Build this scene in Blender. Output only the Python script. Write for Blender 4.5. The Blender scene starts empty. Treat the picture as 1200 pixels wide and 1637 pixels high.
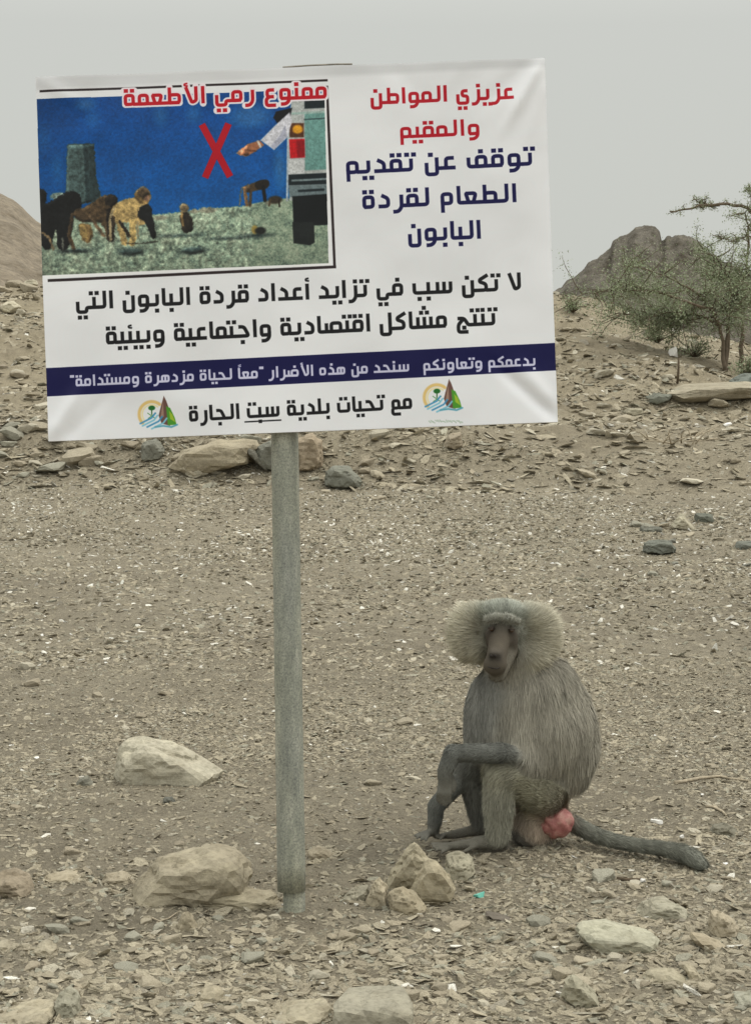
import bpy, bmesh, math, random
import numpy as np
from mathutils import Vector, Matrix, noise as mnoise
sc = bpy.context.scene
COL = sc.collection
random.seed(7)
# ---------------------------------------------------------------- camera, sky, sun, exposure
CAMZ, FPX = 1.35, 3000.0
PITCH = math.atan((818.5 - 540.0) / FPX)
cam_d = bpy.data.cameras.new('camera'); cam = bpy.data.objects.new('camera', cam_d); COL.objects.link(cam)
cam_d.sensor_fit = 'VERTICAL'; cam_d.sensor_height = 24.0; cam_d.lens = FPX * 24.0 / 1637.0
cam_d.clip_start = 0.05; cam_d.clip_end = 2000
cam.location = (0, 0, CAMZ); cam.rotation_euler = (math.pi / 2 - PITCH, 0, 0)
sc.camera = cam
SUN_EL, SUN_AZ = math.radians(56), math.radians(75)       # veiled sun, high on the right
world = bpy.data.worlds.new('World'); sc.world = world; world.use_nodes = True
nt = world.node_tree; nt.nodes.clear()
def N(nt, t, **k):
    n = nt.nodes.new(t)
    for a, b in k.items(): setattr(n, a, b)
    return n
sky = N(nt, 'ShaderNodeTexSky', sky_type='NISHITA'); sky.sun_disc = False
sky.sun_elevation = SUN_EL; sky.sun_rotation = SUN_AZ; sky.dust_density = 6; sky.air_density = 1.5
hs = N(nt, 'ShaderNodeHueSaturation'); hs.inputs['Saturation'].default_value = 0.12
tc = N(nt, 'ShaderNodeTexCoord'); sep = N(nt, 'ShaderNodeSeparateXYZ')
rmp = N(nt, 'ShaderNodeValToRGB'); e_ = rmp.color_ramp.elements; e_[0].position = 0.0; e_[1].position = 1.0; e_.new(0.16); e_.new(0.5)      # overcast: brighter towards the zenith
for q_, c_ in zip(e_, ((.605, .62, .575), (.615, .63, .595), (1.38, 1.38, 1.28), (1.90, 1.90, 1.76))): q_.color = (*c_, 1)
nz = N(nt, 'ShaderNodeTexNoise'); nz.inputs['Scale'].default_value = 1.6; nz.inputs['Detail'].default_value = 3
sc10 = N(nt, 'ShaderNodeVectorMath', operation='SCALE'); sc10.inputs['Scale'].default_value = 10.0
mixn = N(nt, 'ShaderNodeMix', data_type='RGBA', blend_type='SOFT_LIGHT'); mixn.inputs[0].default_value = 0.05
mx = N(nt, 'ShaderNodeMix', data_type='RGBA'); mx.inputs[0].default_value = 0.94
bg = N(nt, 'ShaderNodeBackground'); bg.inputs['Strength'].default_value = 0.1
wo = N(nt, 'ShaderNodeOutputWorld'); L = nt.links.new
L(sky.outputs[0], hs.inputs['Color']); L(tc.outputs['Generated'], sep.inputs[0]); L(sep.outputs['Z'], rmp.inputs[0])
L(tc.outputs['Generated'], nz.inputs['Vector']); L(rmp.outputs[0], mixn.inputs[6]); L(nz.outputs['Fac'], mixn.inputs[7])
L(mixn.outputs[2], sc10.inputs[0]); L(hs.outputs[0], mx.inputs[6]); L(sc10.outputs[0], mx.inputs[7]); L(mx.outputs[2], bg.inputs[0]); L(bg.outputs[0], wo.inputs[0])
sd = bpy.data.lights.new('sun', 'SUN'); sun = bpy.data.objects.new('sun', sd); COL.objects.link(sun)
sd.energy = 1.5; sd.angle = math.radians(24); sd.color = (1.0, 0.95, 0.86)
dirv = Vector((math.sin(SUN_AZ) * math.cos(SUN_EL), math.cos(SUN_AZ) * math.cos(SUN_EL), math.sin(SUN_EL)))
sun.rotation_euler = (-dirv).to_track_quat('-Z', 'Y').to_euler(); sun.location = dirv * 30
sc.view_settings.view_transform = 'Standard'; sc.view_settings.look = 'None'
sc.view_settings.exposure = 0.0; sc.view_settings.gamma = 1.0; sc.view_settings.use_curve_mapping = False
sc.cycles.max_bounces = 5; sc.cycles.diffuse_bounces = 3
# ---------------------------------------------------------------- printed banner artwork (numpy raster)
PS = 2.4                      # raster pixels per banner unit (banner is BWU x BHU units)
BWU, BHU = 813.6, 582.6
EX = np.array((0.99927, -0.0381)); EY = np.array((0.0361, 0.99935))
MINV = np.linalg.inv(np.array([EX, EY]).T)
def S(x, y):                  # layout sheet coordinates -> banner units (u right, v down)
    return tuple(MINV @ np.array((x - 57.0, y - 126.0)))
class Art:
    def __init__(s):
        s.W, s.H = int(BWU * PS), int(BHU * PS)
        s.a = np.ones((s.H, s.W, 3), np.float32)
        s.v, s.u = np.mgrid[0:s.H, 0:s.W].astype(np.float32) / PS
    def box(s, pts, pad):
        p = np.asarray(pts, float)
        x0, y0 = p.min(0) - pad; x1, y1 = p.max(0) + pad
        x0 = max(0, int(x0 * PS)); y0 = max(0, int(y0 * PS)); x1 = min(s.W, int(x1 * PS) + 2); y1 = min(s.H, int(y1 * PS) + 2)
        return slice(y0, max(y0, y1)), slice(x0, max(x0, x1))
    def put(s, sl, d, col, soft=0.45, alpha=1.0):
        m = np.clip(0.5 - d / (2 * soft), 0, 1)[..., None] * alpha
        s.a[sl] = s.a[sl] * (1 - m) + np.asarray(col, np.float32) * m
    def seg(s, sl, a, b, w, butt=False):
        U = s.u[sl] - a[0]; V = s.v[sl] - a[1]
        dx, dy = b[0] - a[0], b[1] - a[1]; L = math.hypot(dx, dy) + 1e-9; dx /= L; dy /= L
        t = U * dx + V * dy; q = np.abs(-U * dy + V * dx) - w / 2
        if butt: return np.maximum(q, np.maximum(-t, t - L) - 0.3)
        tc = np.clip(t, 0, L); return np.hypot(t - tc, -U * dy + V * dx) - w / 2
    def line(s, pts, w, col, butt=False, soft=0.45, alpha=1.0):
        sl = s.box(pts, w + 2)
        d = None
        for a, b in zip(pts[:-1], pts[1:]):
            q = s.seg(sl, a, b, w, butt); d = q if d is None else np.minimum(d, q)
        s.put(sl, d, col, soft, alpha)
    def poly(s, pts, col, soft=0.5, alpha=1.0, grow=0.0):
        sl = s.box(pts, soft * 2 + 2 + grow); U, V = s.u[sl], s.v[sl]
        d = np.full(U.shape, 1e9, np.float32); ins = np.zeros(U.shape, bool)
        n = len(pts)
        for i in range(n):
            a, b = pts[i], pts[(i + 1) % n]
            d = np.minimum(d, s.seg(sl, a, b, 0))
            if a[1] != b[1]:
                c = ((a[1] > V) != (b[1] > V)) & (U < (b[0] - a[0]) * (V - a[1]) / (b[1] - a[1]) + a[0]); ins ^= c
        s.put(sl, np.where(ins, -d, d) - grow, col, soft, alpha)
    def ell(s, c, r, col, soft=0.6, alpha=1.0, ang=0):
        R = max(r) + soft * 2
        sl = s.box([(c[0] - R, c[1] - R), (c[0] + R, c[1] + R)], 1)
        U = s.u[sl] - c[0]; V = s.v[sl] - c[1]; ca, sa = math.cos(ang), math.sin(ang)
        x = (U * ca + V * sa) / r[0]; y = (-U * sa + V * ca) / r[1]
        s.put(sl, (np.hypot(x, y) - 1) * min(r), col, soft, alpha)
def box_loop(x0, x1, y0, y1): return [(x0, y0), (x1, y0), (x1, y1), (x0, y1), (x0, y0), ((x0 + x1) / 2, y0)]
NOJOIN = set('اأدذرزوةآلا') - set('ل')
DOTS = {'ب': -1, 'ت': 2, 'ن': 1, 'ي': -2, 'ج': -1, 'ز': 1, 'ذ': 1, 'ش': 3, 'ض': 1, 'ف': 1, 'ق': 2, 'ة': 2}
def glyph(c, f):              # -> width, strokes, dot x, dot y above, dot y below (unit = stroke width, baseline centre y = 0)
    r, l = f in 'mf', f in 'mn'       # joined on the right / on the left
    up, dn = 4.45, -1.9
    if c in 'بتنيئ' and l:
        P = [[(0, 0), (2.3, 0)], [(1.15, 0), (1.15, 3.2)]] if r else [[(1.9, 3.2), (1.9, 0), (0, 0)]]
        return (2.3, P, 1.15, up, dn) if r else (2.85, P, 1.75, up, dn)
    if c in 'بت':
        return (3.9, [[(0.95, 3.0), (0.95, 0), (3.9, 0)]], 2.4, up, dn) if r else (5.5, [[(0.95, 3.0), (0.95, 0), (4.55, 0), (4.55, 3.0)]], 2.75, up, dn)
    if c == 'ن': return (4.5, [[(0.95, 1.7), (0.95, -1.75), (3.5, -1.75), (3.5, 3.2)]] + ([[(3.5, 0), (4.5, 0)]] if r else []), 2.0, 4.1, dn)
    if c == 'ي':
        if r: return 4.6, [[(4.6, 0), (3.5, 0), (3.5, -1.35), (0.95, -1.35), (0.95, 1.9)]], 2.3, up, -3.05
        return 4.9, [[(3.9, 2.9), (2.3, 2.9), (2.3, 1.1), (3.9, 1.1), (3.9, -1.35), (0.95, -1.35), (0.95, 1.7)]], 2.3, up, -3.05
    if c == 'ل':
        if l: return (2.3, [[(0, 0), (2.3, 0)], [(1.15, 0), (1.15, 5)]], 1, up, dn) if r else (2.85, [[(1.9, 5), (1.9, 0), (0, 0)]], 1, up, dn)
        return 4.5, [[(0.95, 1.5), (0.95, -1.75), (3.5, -1.75), (3.5, 5)]] + ([[(3.5, 0), (4.5, 0)]] if r else []), 2, up, dn
    if c in 'اأ':
        h = 5 if c == 'ا' else 4.4
        return (2.0, [[(0.95, h), (0.95, 0), (2.0, 0)]], 1, up, dn) if r else (1.95, [[(0.97, h), (0.97, -0.5)]], 1, up, dn)
    if c == 'لا' or c == 'لأ': return 4.75, [[(1.0, 4.9), (2.5, 0.1), (2.9, 0), (3.8, 0.5), (3.8, 5)]], 1, up, dn
    if c in 'دذ': return (4.0, [[(0.5, 0), (4.0, 0)], [(2.9, 0), (2.9, 2.3), (1.3, 3.25)]], 2.1, 4.7, dn) if r else (3.85, [[(0.5, 0), (2.9, 0), (2.9, 2.3), (1.3, 3.25)]], 2.1, 4.7, dn)
    if c in 'رز': return (3.3, [[(2.4, 3.2), (2.4, -0.5), (1.5, -1.75), (0.3, -1.75)]] + ([[(2.4, 0), (3.3, 0)]] if r else []), 2.3, 4.5, dn)
    if c == 'و': return 4.15, [box_loop(0.95, 3.2, 0, 2.8), [(3.2, 1), (3.2, -0.7), (2.3, -1.8), (0.9, -1.8)]] + ([[(3.2, 0), (4.15, 0)]] if r else []), 2, up, dn
    if c in 'مفق' and l:
        return (3.7, [box_loop(0.75, 2.95, 0, 2.8), [(0, 0), (3.7, 0)]], 1.85, up, dn) if r else (4.0, [box_loop(0.9, 3.1, 0, 2.8), [(0, 0), (3.1, 0)]], 2.0, up, dn)
    if c == 'م': return 4.1, [box_loop(0.95, 3.15, 0, 2.8), [(0.95, 1), (0.95, -2.7)]] + ([[(3.15, 0), (4.1, 0)]] if r else []), 2, up, dn
    if c == 'ف': return 6.1, [box_loop(2.95, 5.15, 0, 2.8), [(0.95, 2.7), (0.95, 0), (6.1 if r else 5.1, 0)]], 4.0, up, dn
    if c == 'ع':
        if f == 'n': return 4.0, [[(3.2, 2.9), (1.25, 2.9), (1.25, 0)], [(0, 0), (3.55, 0)]], 2, up, dn
        if f == 'm': return 4.0, [[(0, 0), (4.0, 0)], [(0.75, 2.7), (3.25, 2.7), (2.6, 0), (1.4, 0), (0.75, 2.7), (1.5, 2.7)]], 2, up, dn
        if f == 'i': return 4.2, [[(3.2, 2.9), (1.3, 2.9), (1.3, 0.7), (3.1, 0.7)], [(1.9, 0.7), (1.0, 0.0), (1.0, -2.1), (3.6, -2.1)]], 2, up, dn
        return 4.4, [box_loop(1.2, 3.3, 0, 2.6), [(3.3, 0), (4.4, 0)], [(1.5, 0), (1.0, -0.5), (1.0, -2.2), (3.8, -2.2)]], 2, up, dn
    if c in 'حج':
        if l: return 4.7, [[(0.95, 2.9), (2.5, 2.9), (3.8, 0), (0, 0)]] + ([[(3.5, 0), (4.7, 0)]] if r else []), 2.0, up, dn
        return 4.8, [[(4.8, 0), (3.9, 0), (2.7, 2.1), (0.9, 2.1)], [(2.6, 1.9), (1.0, 0.2), (1.0, -2.2), (3.8, -2.2)]], 2.7, up, -0.85
    if c in 'سش':
        if r: return 5.9, [[(0, 0), (5.9, 0)]] + [[(x, 0), (x, 3.1)] for x in (1.05, 2.95, 4.85)], 2.95, 4.5, dn
        return 6.3, [[(5.35, 3.1), (5.35, 0), (0, 0)]] + [[(x, 0), (x, 3.1)] for x in (1.55, 3.45)], 3.45, 4.5, dn
    if c in 'صض': return 6.2 if not r else 6.0, [box_loop(2.5, 5.2, 0, 2.6), [(0, 0), (6.0 if r else 5.2, 0)], [(1.1, 0), (1.1, 2.6)]], 3.9, up, dn
    if c == 'ط': return 5.1, [box_loop(1.5, 4.2, 0, 2.6), [(0, 0), (5.1 if r else 4.2, 0)], [(1.5, 0), (1.5, 5)]], 3.2, up, dn
    if c == 'ك': return 4.1, [[(0, 0), (3.0, 0), (3.0, 1.9), (1.2, 2.6), (1.2, 3.3), (3.5, 4.7)]] + ([[(3.0, 0), (4.1, 0)]] if r else []), 2, up, dn
    if c == 'ه' and l: return 4.9, [box_loop(0.95, 3.95, 0, 2.8), [(2.45, 0), (2.45, 2.8)], [(0, 0), (1.0, 0)]], 2, up, dn
    if c in 'هة': return (4.1, [box_loop(0.95, 3.1, 0, 2.9), [(3.1, 0), (4.1, 0)]], 2.0, up, dn) if r else (4.05, [box_loop(0.95, 3.1, 0, 2.9)], 2.0, up, dn)
    if c == '"': return 2.4, [[(0.8, 5.2), (0.8, 4.0)], [(1.8, 5.2), (1.8, 4.0)]], 0, up, dn
    return 2.0, [], 0, up, dn
HAMZA = [(0.5, 0.9), (-0.35, 0.75), (-0.35, 0.2), (0.6, 0.05)]
def layout(text):             # shaped run: list of (stroke points, width factor), total width; x grows leftwards from 0
    t = []; i = 0
    while i < len(text):
        if text[i] == 'ل' and i + 1 < len(text) and text[i + 1] in 'اأ': t.append('ل' + text[i + 1]); i += 2
        else: t.append(text[i]); i += 1
    out = []; x = 0.0
    for i, c in enumerate(t):
        if c == ' ': x += 1.9; continue
        if c == 'ً':
            for k in (0, 0.75): out.append(([(-x + 0.7, 5.5 + k), (-x + 1.9, 5.9 + k)], 0.42))
            continue
        letter = lambda q: q not in (' ', '"', 'ً')
        nx = t[i + 1] if i + 1 < len(t) else ' '
        pv = t[i - 1] if i else ' '
        r = letter(c) and letter(pv) and pv not in NOJOIN and pv not in ('لا', 'لأ')
        l = letter(c) and letter(nx) and c not in NOJOIN and c not in ('لا', 'لأ')
        f = {(0, 0): 'i', (0, 1): 'n', (1, 1): 'm', (1, 0): 'f'}[(int(r), int(l))]
        W, P, dx, up, dn = glyph(c, f)
        x0 = -x - W
        for p in P: out.append(([(x0 + a, b) for a, b in p], 1.0))
        if c in 'أئ' or c == 'لأ':
            hx, hy = (0.97, 5.2) if c != 'ئ' else (dx, 4.2)
            out.append(([(x0 + hx + a, hy + b) for a, b in HAMZA], 0.5))
        n = DOTS.get(c, 0); y = up if n > 0 else dn; q = 0.55
        for px in {0: [], 1: [0], 2: [-0.85, 0.85], 3: [-0.85, 0.85]}[abs(n)]:
            out.append(([(x0 + dx + px - q, y), (x0 + dx + px + q, y)], 1.1))
        if n == 3: out.append(([(x0 + dx - q, y + 1.5), (x0 + dx + q, y + 1.5)], 1.1))
        x += W
    return out, x
def fillet(p, r=0.75):
    if len(p) < 3: return p
    o = [p[0]]
    for a, b, c in zip(p[:-2], p[1:-1], p[2:]):
        a, b, c = map(np.array, (a, b, c)); la = np.linalg.norm(a - b); lc = np.linalg.norm(c - b)
        if la < 1e-6 or lc < 1e-6: o.append(tuple(b)); continue
        k = min(r, la * 0.5, lc * 0.5); s = b + (a - b) / la * k; e = b + (c - b) / lc * k
        for t in (0, 0.33, 0.67, 1): o.append(tuple((1 - t) ** 2 * s + 2 * t * (1 - t) * b + t * t * e))
    o.append(p[-1])
    return [o[0]] + [b for a, b in zip(o[:-1], o[1:]) if math.hypot(a[0] - b[0], a[1] - b[1]) > 1e-4]
def text_line(A, text, R, L, h, col, outline=None, bold=1.12):
    R, L = np.array(S(*R)), np.array(S(*L)); n = np.linalg.norm(R - L); ex = (R - L) / n; ey = np.array((ex[1], -ex[0]))
    run, W = layout(text)
    W -= 0.9; sx = n / W; sy = h / 5.5; sw = min(sx, sy) * 0.15 + sy * 0.85
    def M(p): return tuple(R + ex * ((p[0] + 0.45) * sx) + ey * ((p[1] + 0.5) * sy))
    jobs = [([M(q) for q in fillet(p)], w, len(p)) for p, w in run]
    if outline:
        for p, w, k in jobs: A.line(p, (sy if k == 2 and abs(w - 1.1) < .01 else sw) * w + outline[1] * 2, outline[0])
    for p, w, k in jobs:
        sl = A.box(p, sw + 2); d = None
        for i, (a, b) in enumerate(zip(p[:-1], p[1:])):
            q = A.seg(sl, a, b, sw * w * bold, butt=True); d = q if d is None else np.minimum(d, q)
            if i: d = np.minimum(d, np.hypot(A.u[sl] - a[0], A.v[sl] - a[1]) - sw * w * bold / 2)
        A.put(sl, d, col, 0.4)
def lattice(rs, shape, cell):  # smooth value noise 0..1
    h, w = shape; gh, gw = int(h / cell) + 3, int(w / cell) + 3
    g = rs.rand(gh, gw); y = np.arange(h) / cell; x = np.arange(w) / cell
    yi, xi = y.astype(int), x.astype(int); fy = (y - yi)[:, None]; fx = (x - xi)[None]
    fy = fy * fy * (3 - 2 * fy); fx = fx * fx * (3 - 2 * fx)
    return (g[yi][:, xi] * (1 - fy) * (1 - fx) + g[yi + 1][:, xi] * fy * (1 - fx) + g[yi][:, xi + 1] * (1 - fy) * fx + g[yi + 1][:, xi + 1] * fy * fx)
RED, NAVY, BLACK, WHITE = (0.72, 0.03, 0.13), (0.02, 0.015, 0.28), (0.05, 0.05, 0.07), (0.93, 0.93, 0.94)
def emblem(A, cx, cy, s):      # municipal emblem: golden half ring, palm, brown peak, green slope, blue waves
    P = lambda x, y: S(cx + x * s, cy + y * s)
    ring = [P(22 * math.cos(t) - 8, -22 * math.sin(t) + 2) for t in np.linspace(0.9, 3.9, 26)]
    A.line(ring, 5.5 * s, (0.90, 0.76, 0.45), soft=1.0, alpha=.9)
    ring = [P(16.5 * math.cos(t) - 8, -16.5 * math.sin(t) + 2) for t in np.linspace(0.9, 3.8, 26)]
    A.line(ring, 2.0 * s, (0.95, 0.88, 0.62), soft=.8)
    A.ell(P(-8, -9), (6 * s, 4.2 * s), (0.12, 0.42, 0.16)); A.line([P(-8, -7), P(-8, 2)], 2 * s, (0.2, 0.42, 0.2))
    A.line([P(-15, 0), P(-2, 9)], 1.5 * s, (0.35, 0.6, 0.35)); A.line([P(-1, 0), P(-14, 9)], 1.5 * s, (0.35, 0.6, 0.35))
    A.poly([P(7, -8), P(13, -30), P(17, -22), P(22, -8), P(24, 22), P(9, 18), P(4, 4)], (0.42, 0.30, 0.27))
    A.poly([P(9, -6), P(12, -20), P(13, 6), P(7, 8)], (0.62, 0.50, 0.44))
    A.poly([P(17, -12), P(24, -9), P(32, 8), P(35, 20), P(20, 21)], (0.30, 0.60, 0.18)); A.poly([P(22, -4), P(28, 2), P(33, 16), P(24, 10)], (0.62, 0.74, 0.20))
    for k, (a, b) in enumerate([(-28, 18), (-24, 22), (-16, 24), (-8, 27)]):
        A.line([P(a, b), P(a + 10, b - 5), P(a + 20, b - 10), P(a + 26, b - 18)], 2.8 * s, (0.25, 0.58, 0.78) if k % 2 == 0 else (0.50, 0.78, 0.88), soft=.8)
    A.line([P(-2, 24), P(12, 22), P(26, 24), P(36, 20)], 3 * s, (0.35, 0.66, 0.76), soft=.8)
def draw_banner():
    rs = np.random.RandomState(5); A = Art()
    A.a[:] = (0.93, 0.935, 0.955)
    Z = lambda x, y: S(40 + x / 2.308, 80 + y / 2.308)          # photo panel drawn on its own 1200-wide layout
    quad = [Z(44, 186), Z(1103, 150), Z(1119, 792), Z(62, 838)]
    # photo panel: sky
    B = Art(); B.a[:] = (0.0, 0.26, 0.54)
    g = np.clip((B.v - 20) / 250, 0, 1)[..., None]; B.a = B.a * (1 - g) + np.array((0.02, 0.36, 0.66), np.float32) * g
    B.a *= (0.93 + 0.14 * lattice(rs, (B.H, B.W), 60))[..., None]
    for (x, y, rx, ry, al) in [(225, 205, 26, 16, .35), (500, 245, 22, 34, .22), (620, 240, 24, 30, .2), (830, 250, 70, 40, .3), (120, 440, 18, 40, .18), (250, 260, 24, 30, .14), (940, 440, 18, 60, .35), (70, 330, 20, 40, .12)]:
        B.ell(Z(x, y), (rx / 2.3, ry / 2.3), (0.50, 0.62, 0.78), soft=7, alpha=al)
    # stone pillar
    B.poly([Z(155, 352), Z(255, 350), Z(262, 470), Z(285, 560), Z(150, 585)], (0.26, 0.34, 0.34), soft=.8)
    B.poly([Z(215, 352), Z(256, 350), Z(262, 470), Z(283, 560), Z(225, 570)], (0.14, 0.20, 0.21), soft=.8)
    for x in (175, 192, 205, 235): B.line([Z(x, 360), Z(x + 3, 560)], 1.5, (0.20, 0.27, 0.27), soft=1, alpha=.6)
    # rough ground
    top = [Z(x, y) for x, y in [(40, 620), (300, 625), (480, 612), (560, 605), (640, 592), (700, 588), (800, 580), (900, 560), (960, 552), (1130, 560)]]
    gm = top + [Z(1130, 850), Z(40, 850)]
    B.poly(gm, (0.52, 0.60, 0.52), soft=1.0)
    m = lattice(rs, (B.H, B.W), 6) * .40 + lattice(rs, (B.H, B.W), 3) * .42 + lattice(rs, (B.H, B.W), 26) * .40
    ty = np.interp(np.arange(B.W) / PS, [p[0] for p in top], [p[1] for p in top])
    inside = (B.v > ty[None] + 1)
    k = np.clip((m - .52) * 2.0, -0.85, .8)[..., None]
    dark = np.array((0.22, 0.28, 0.27)); lite = np.array((0.74, 0.78, 0.68))
    mix = np.where(k > 0, B.a * (1 - k) + lite * k * .9 + B.a * k * .1, B.a * (1 + k) + dark * -k)
    B.a = np.where(inside[..., None], mix, B.a).astype(np.float32)
    for (x, y, rx, ry) in [(620, 745, 48, 14), (390, 750, 44, 16), (850, 690, 60, 7), (180, 745, 60, 8), (560, 690, 90, 5), (740, 700, 60, 5)]:
        B.ell(Z(x, y), (rx / 2.3, ry / 2.3), (0.07, 0.12, 0.14), soft=2.5, alpha=.75)
    # pale rocks on the skyline
    for (x, y, rx, ry) in [(625, 600, 16, 9), (675, 596, 34, 11), (900, 570, 14, 8), (500, 625, 30, 8)]: B.ell(Z(x, y), (rx / 2.3, ry / 2.3), (0.52, 0.52, 0.45), soft=1.2)
    # printed monkeys
    DK, DK2, TAN, TAN2, BR = (0.06, 0.065, 0.07), (0.12, 0.10, 0.08), (0.66, 0.56, 0.36), (0.45, 0.36, 0.22), (0.28, 0.22, 0.15)
    def rnd(q, n=2):
        for _ in range(n): q = [p for a, b in zip(q, q[1:] + q[:1]) for p in ((a[0] * .75 + b[0] * .25, a[1] * .75 + b[1] * .25), (a[0] * .25 + b[0] * .75, a[1] * .25 + b[1] * .75))]
        return q
    def pl(pts, c, soft=.9, al=1): B.poly([Z(*q) for q in (rnd(pts) if pts[0][0] < 940 and pts[0][1] > 420 else pts)], c, soft=soft, alpha=al)
    def ln(pts, w, c, al=1): B.line([Z(*q) for q in pts], w / 2.308, c, soft=.9, alpha=al)
    pl([(40, 515), (75, 518), (82, 560), (60, 600), (40, 600)], DK)
    B.ell(Z(125, 545), (14, 6), (0.5, 0.58, 0.55), soft=1)
    pl([(55, 580), (110, 555), (150, 528), (195, 525), (212, 560), (205, 592), (180, 610), (176, 660), (160, 745), (118, 745), (118, 660), (105, 680), (100, 740), (62, 745), (55, 640)], DK)
    ln([(66, 680), (88, 695), (104, 740)], 8, (0.5, 0.42, 0.3)); ln([(138, 700), (140, 742)], 8, (0.35, 0.36, 0.33))
    pl([(165, 600), (230, 580), (280, 545), (320, 535), (345, 555), (335, 590), (330, 700), (300, 710), (290, 640), (240, 640), (200, 640)], BR)
    pl([(290, 545), (320, 535), (345, 550), (338, 580), (300, 585)], DK2)
    pl([(195, 640), (250, 650), (248, 720), (218, 715), (205, 690)], TAN2); pl([(195, 650), (225, 650), (232, 710), (212, 700)], (0.60, 0.50, 0.30))
    ln([(175, 610), (162, 690), (180, 738)], 13, BR); ln([(240, 620), (290, 690)], 11, (0.42, 0.34, 0.25)); ln([(310, 600), (318, 700)], 24, DK2)
    pl([(310, 600), (340, 565), (405, 545), (445, 560), (470, 600), (455, 640), (430, 655), (380, 640), (350, 640), (330, 620)], TAN)
    pl([(400, 545), (410, 520), (435, 508), (460, 522), (465, 555), (455, 575), (425, 575)], TAN2)
    B.ell(Z(436, 530), (9, 8.5), (0.30, 0.24, 0.17), soft=1.5); B.ell(Z(450, 552), (5, 5), (0.5, 0.38, 0.30), soft=1.5)
    pl([(425, 575), (466, 572), (470, 620), (488, 700), (468, 705), (446, 640), (410, 620)], DK)
    ln([(338, 610), (352, 660), (368, 715)], 24, TAN); ln([(352, 640), (385, 690)], 12, DK2); ln([(396, 630), (400, 700), (393, 718)], 24, (0.70, 0.60, 0.38))
    ln([(330, 590), (313, 625), (316, 705)], 10, (0.56, 0.50, 0.38)); ln([(372, 718), (440, 718), (488, 712)], 5, DK2, .8); ln([(415, 640), (418, 690)], 7, (.5, .45, .34))
    B.ell(Z(586, 588), (7.5, 7.5), (0.42, 0.36, 0.26), soft=1.5); pl([(572, 605), (600, 600), (622, 632), (620, 675), (585, 682), (572, 650)], DK2); ln([(578, 605), (582, 650)], 9, TAN2)
    pl([(800, 510), (850, 492), (895, 480), (902, 500), (895, 515), (870, 520), (830, 530), (808, 530)], BR); pl([(845, 490), (896, 480), (903, 505), (880, 522), (850, 520)], DK2)
    ln([(808, 515), (818, 575)], 13, (0.46, 0.34, 0.22)); ln([(832, 525), (830, 580)], 11, BR); ln([(878, 510), (885, 560)], 13, DK); ln([(797, 515), (792, 575)], 5, (0.4, 0.36, 0.3))
    B.ell(Z(922, 558), (11, 6.5), (0.20, 0.17, 0.13), soft=1.5); ln([(905, 555), (900, 580)], 6, BR); ln([(936, 560), (938, 582)], 6, DK2)
    B.ell(Z(847, 668), (5, 7), (0.62, 0.54, 0.28), soft=1.2); B.ell(Z(868, 672), (9, 6), (0.12, 0.13, 0.12), soft=1.5)
    # pickup truck, arm and hand
    pl([(985, 170), (1125, 170), (1125, 560), (975, 560), (968, 300)], (0.70, 0.72, 0.72))
    pl([(1030, 235), (1125, 235), (1125, 445), (1032, 450)], (0.42, 0.60, 0.58)); pl([(1030, 190), (1125, 186), (1125, 218), (1030, 222)], (0.08, 0.13, 0.15))
    ln([(985, 240), (1125, 232)], 8, (0.60, 0.70, 0.68)); ln([(1030, 262), (1125, 256)], 4, (0.15, 0.22, 0.24))
    pl([(975, 275), (1028, 275), (1028, 328), (975, 328)], (0.32, 0.18, 0.10)); B.ell(Z(1005, 298), (8, 7), (0.86, 0.60, 0.12), soft=1.5)
    pl([(973, 335), (1030, 333), (1032, 402), (978, 405)], (0.78, 0.06, 0.10)); pl([(1000, 340), (1030, 338), (1030, 400), (1004, 402)], (0.55, 0.03, 0.08))
    pl([(970, 410), (1030, 408), (1030, 465), (968, 470)], (0.80, 0.81, 0.82)); pl([(968, 465), (1125, 458), (1125, 500), (970, 505)], (0.09, 0.13, 0.15))
    ln([(985, 487), (1125, 480)], 7, (0.50, 0.56, 0.58)); pl([(970, 505), (1125, 500), (1125, 545), (975, 548)], (0.42, 0.48, 0.50)); ln([(1010, 525), (1100, 520)], 9, (0.10, 0.14, 0.16))
    pl([(985, 545), (1125, 535), (1125, 650), (990, 655)], (0.05, 0.07, 0.08)); pl([(985, 640), (1065, 640), (1068, 715), (1050, 726), (990, 718)], (0.10, 0.12, 0.12)); ln([(970, 300), (966, 560)], 7, (0.72, 0.76, 0.80))
    pl([(925, 232), (985, 218), (975, 262), (930, 275), (915, 255)], (0.05, 0.05, 0.07))
    pl([(975, 235), (985, 270), (965, 330), (918, 374), (868, 338), (920, 285)], (0.82, 0.82, 0.86)); pl([(960, 280), (965, 325), (918, 374), (905, 360), (940, 320)], (0.66, 0.67, 0.74))
    pl([(865, 338), (882, 356), (840, 385), (815, 398), (785, 390), (788, 378), (820, 352)], (0.62, 0.40, 0.28)); ln([(784, 384), (800, 376)], 7, (0.78, 0.58, 0.45)); ln([(858, 342), (868, 362)], 8, (0.85, 0.80, 0.75)); ln([(818, 375), (850, 378)], 6, (0.40, 0.24, 0.16))
    # grain of the print: edges break up, fur and rock mottling
    jj, ii = np.mgrid[0:B.H, 0:B.W]; wx = (lattice(rs, (B.H, B.W), 7) - .5) * 7 + (lattice(rs, (B.H, B.W), 3.2) - .5) * 4.5; wy = (lattice(rs, (B.H, B.W), 7) - .5) * 7 + (lattice(rs, (B.H, B.W), 3.2) - .5) * 4.5
    far = (ii < S(400, 300)[0] * PS)
    C = B.a[np.clip(jj + (wy * far).astype(int), 0, B.H - 1), np.clip(ii + (wx * far).astype(int), 0, B.W - 1)]
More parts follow.
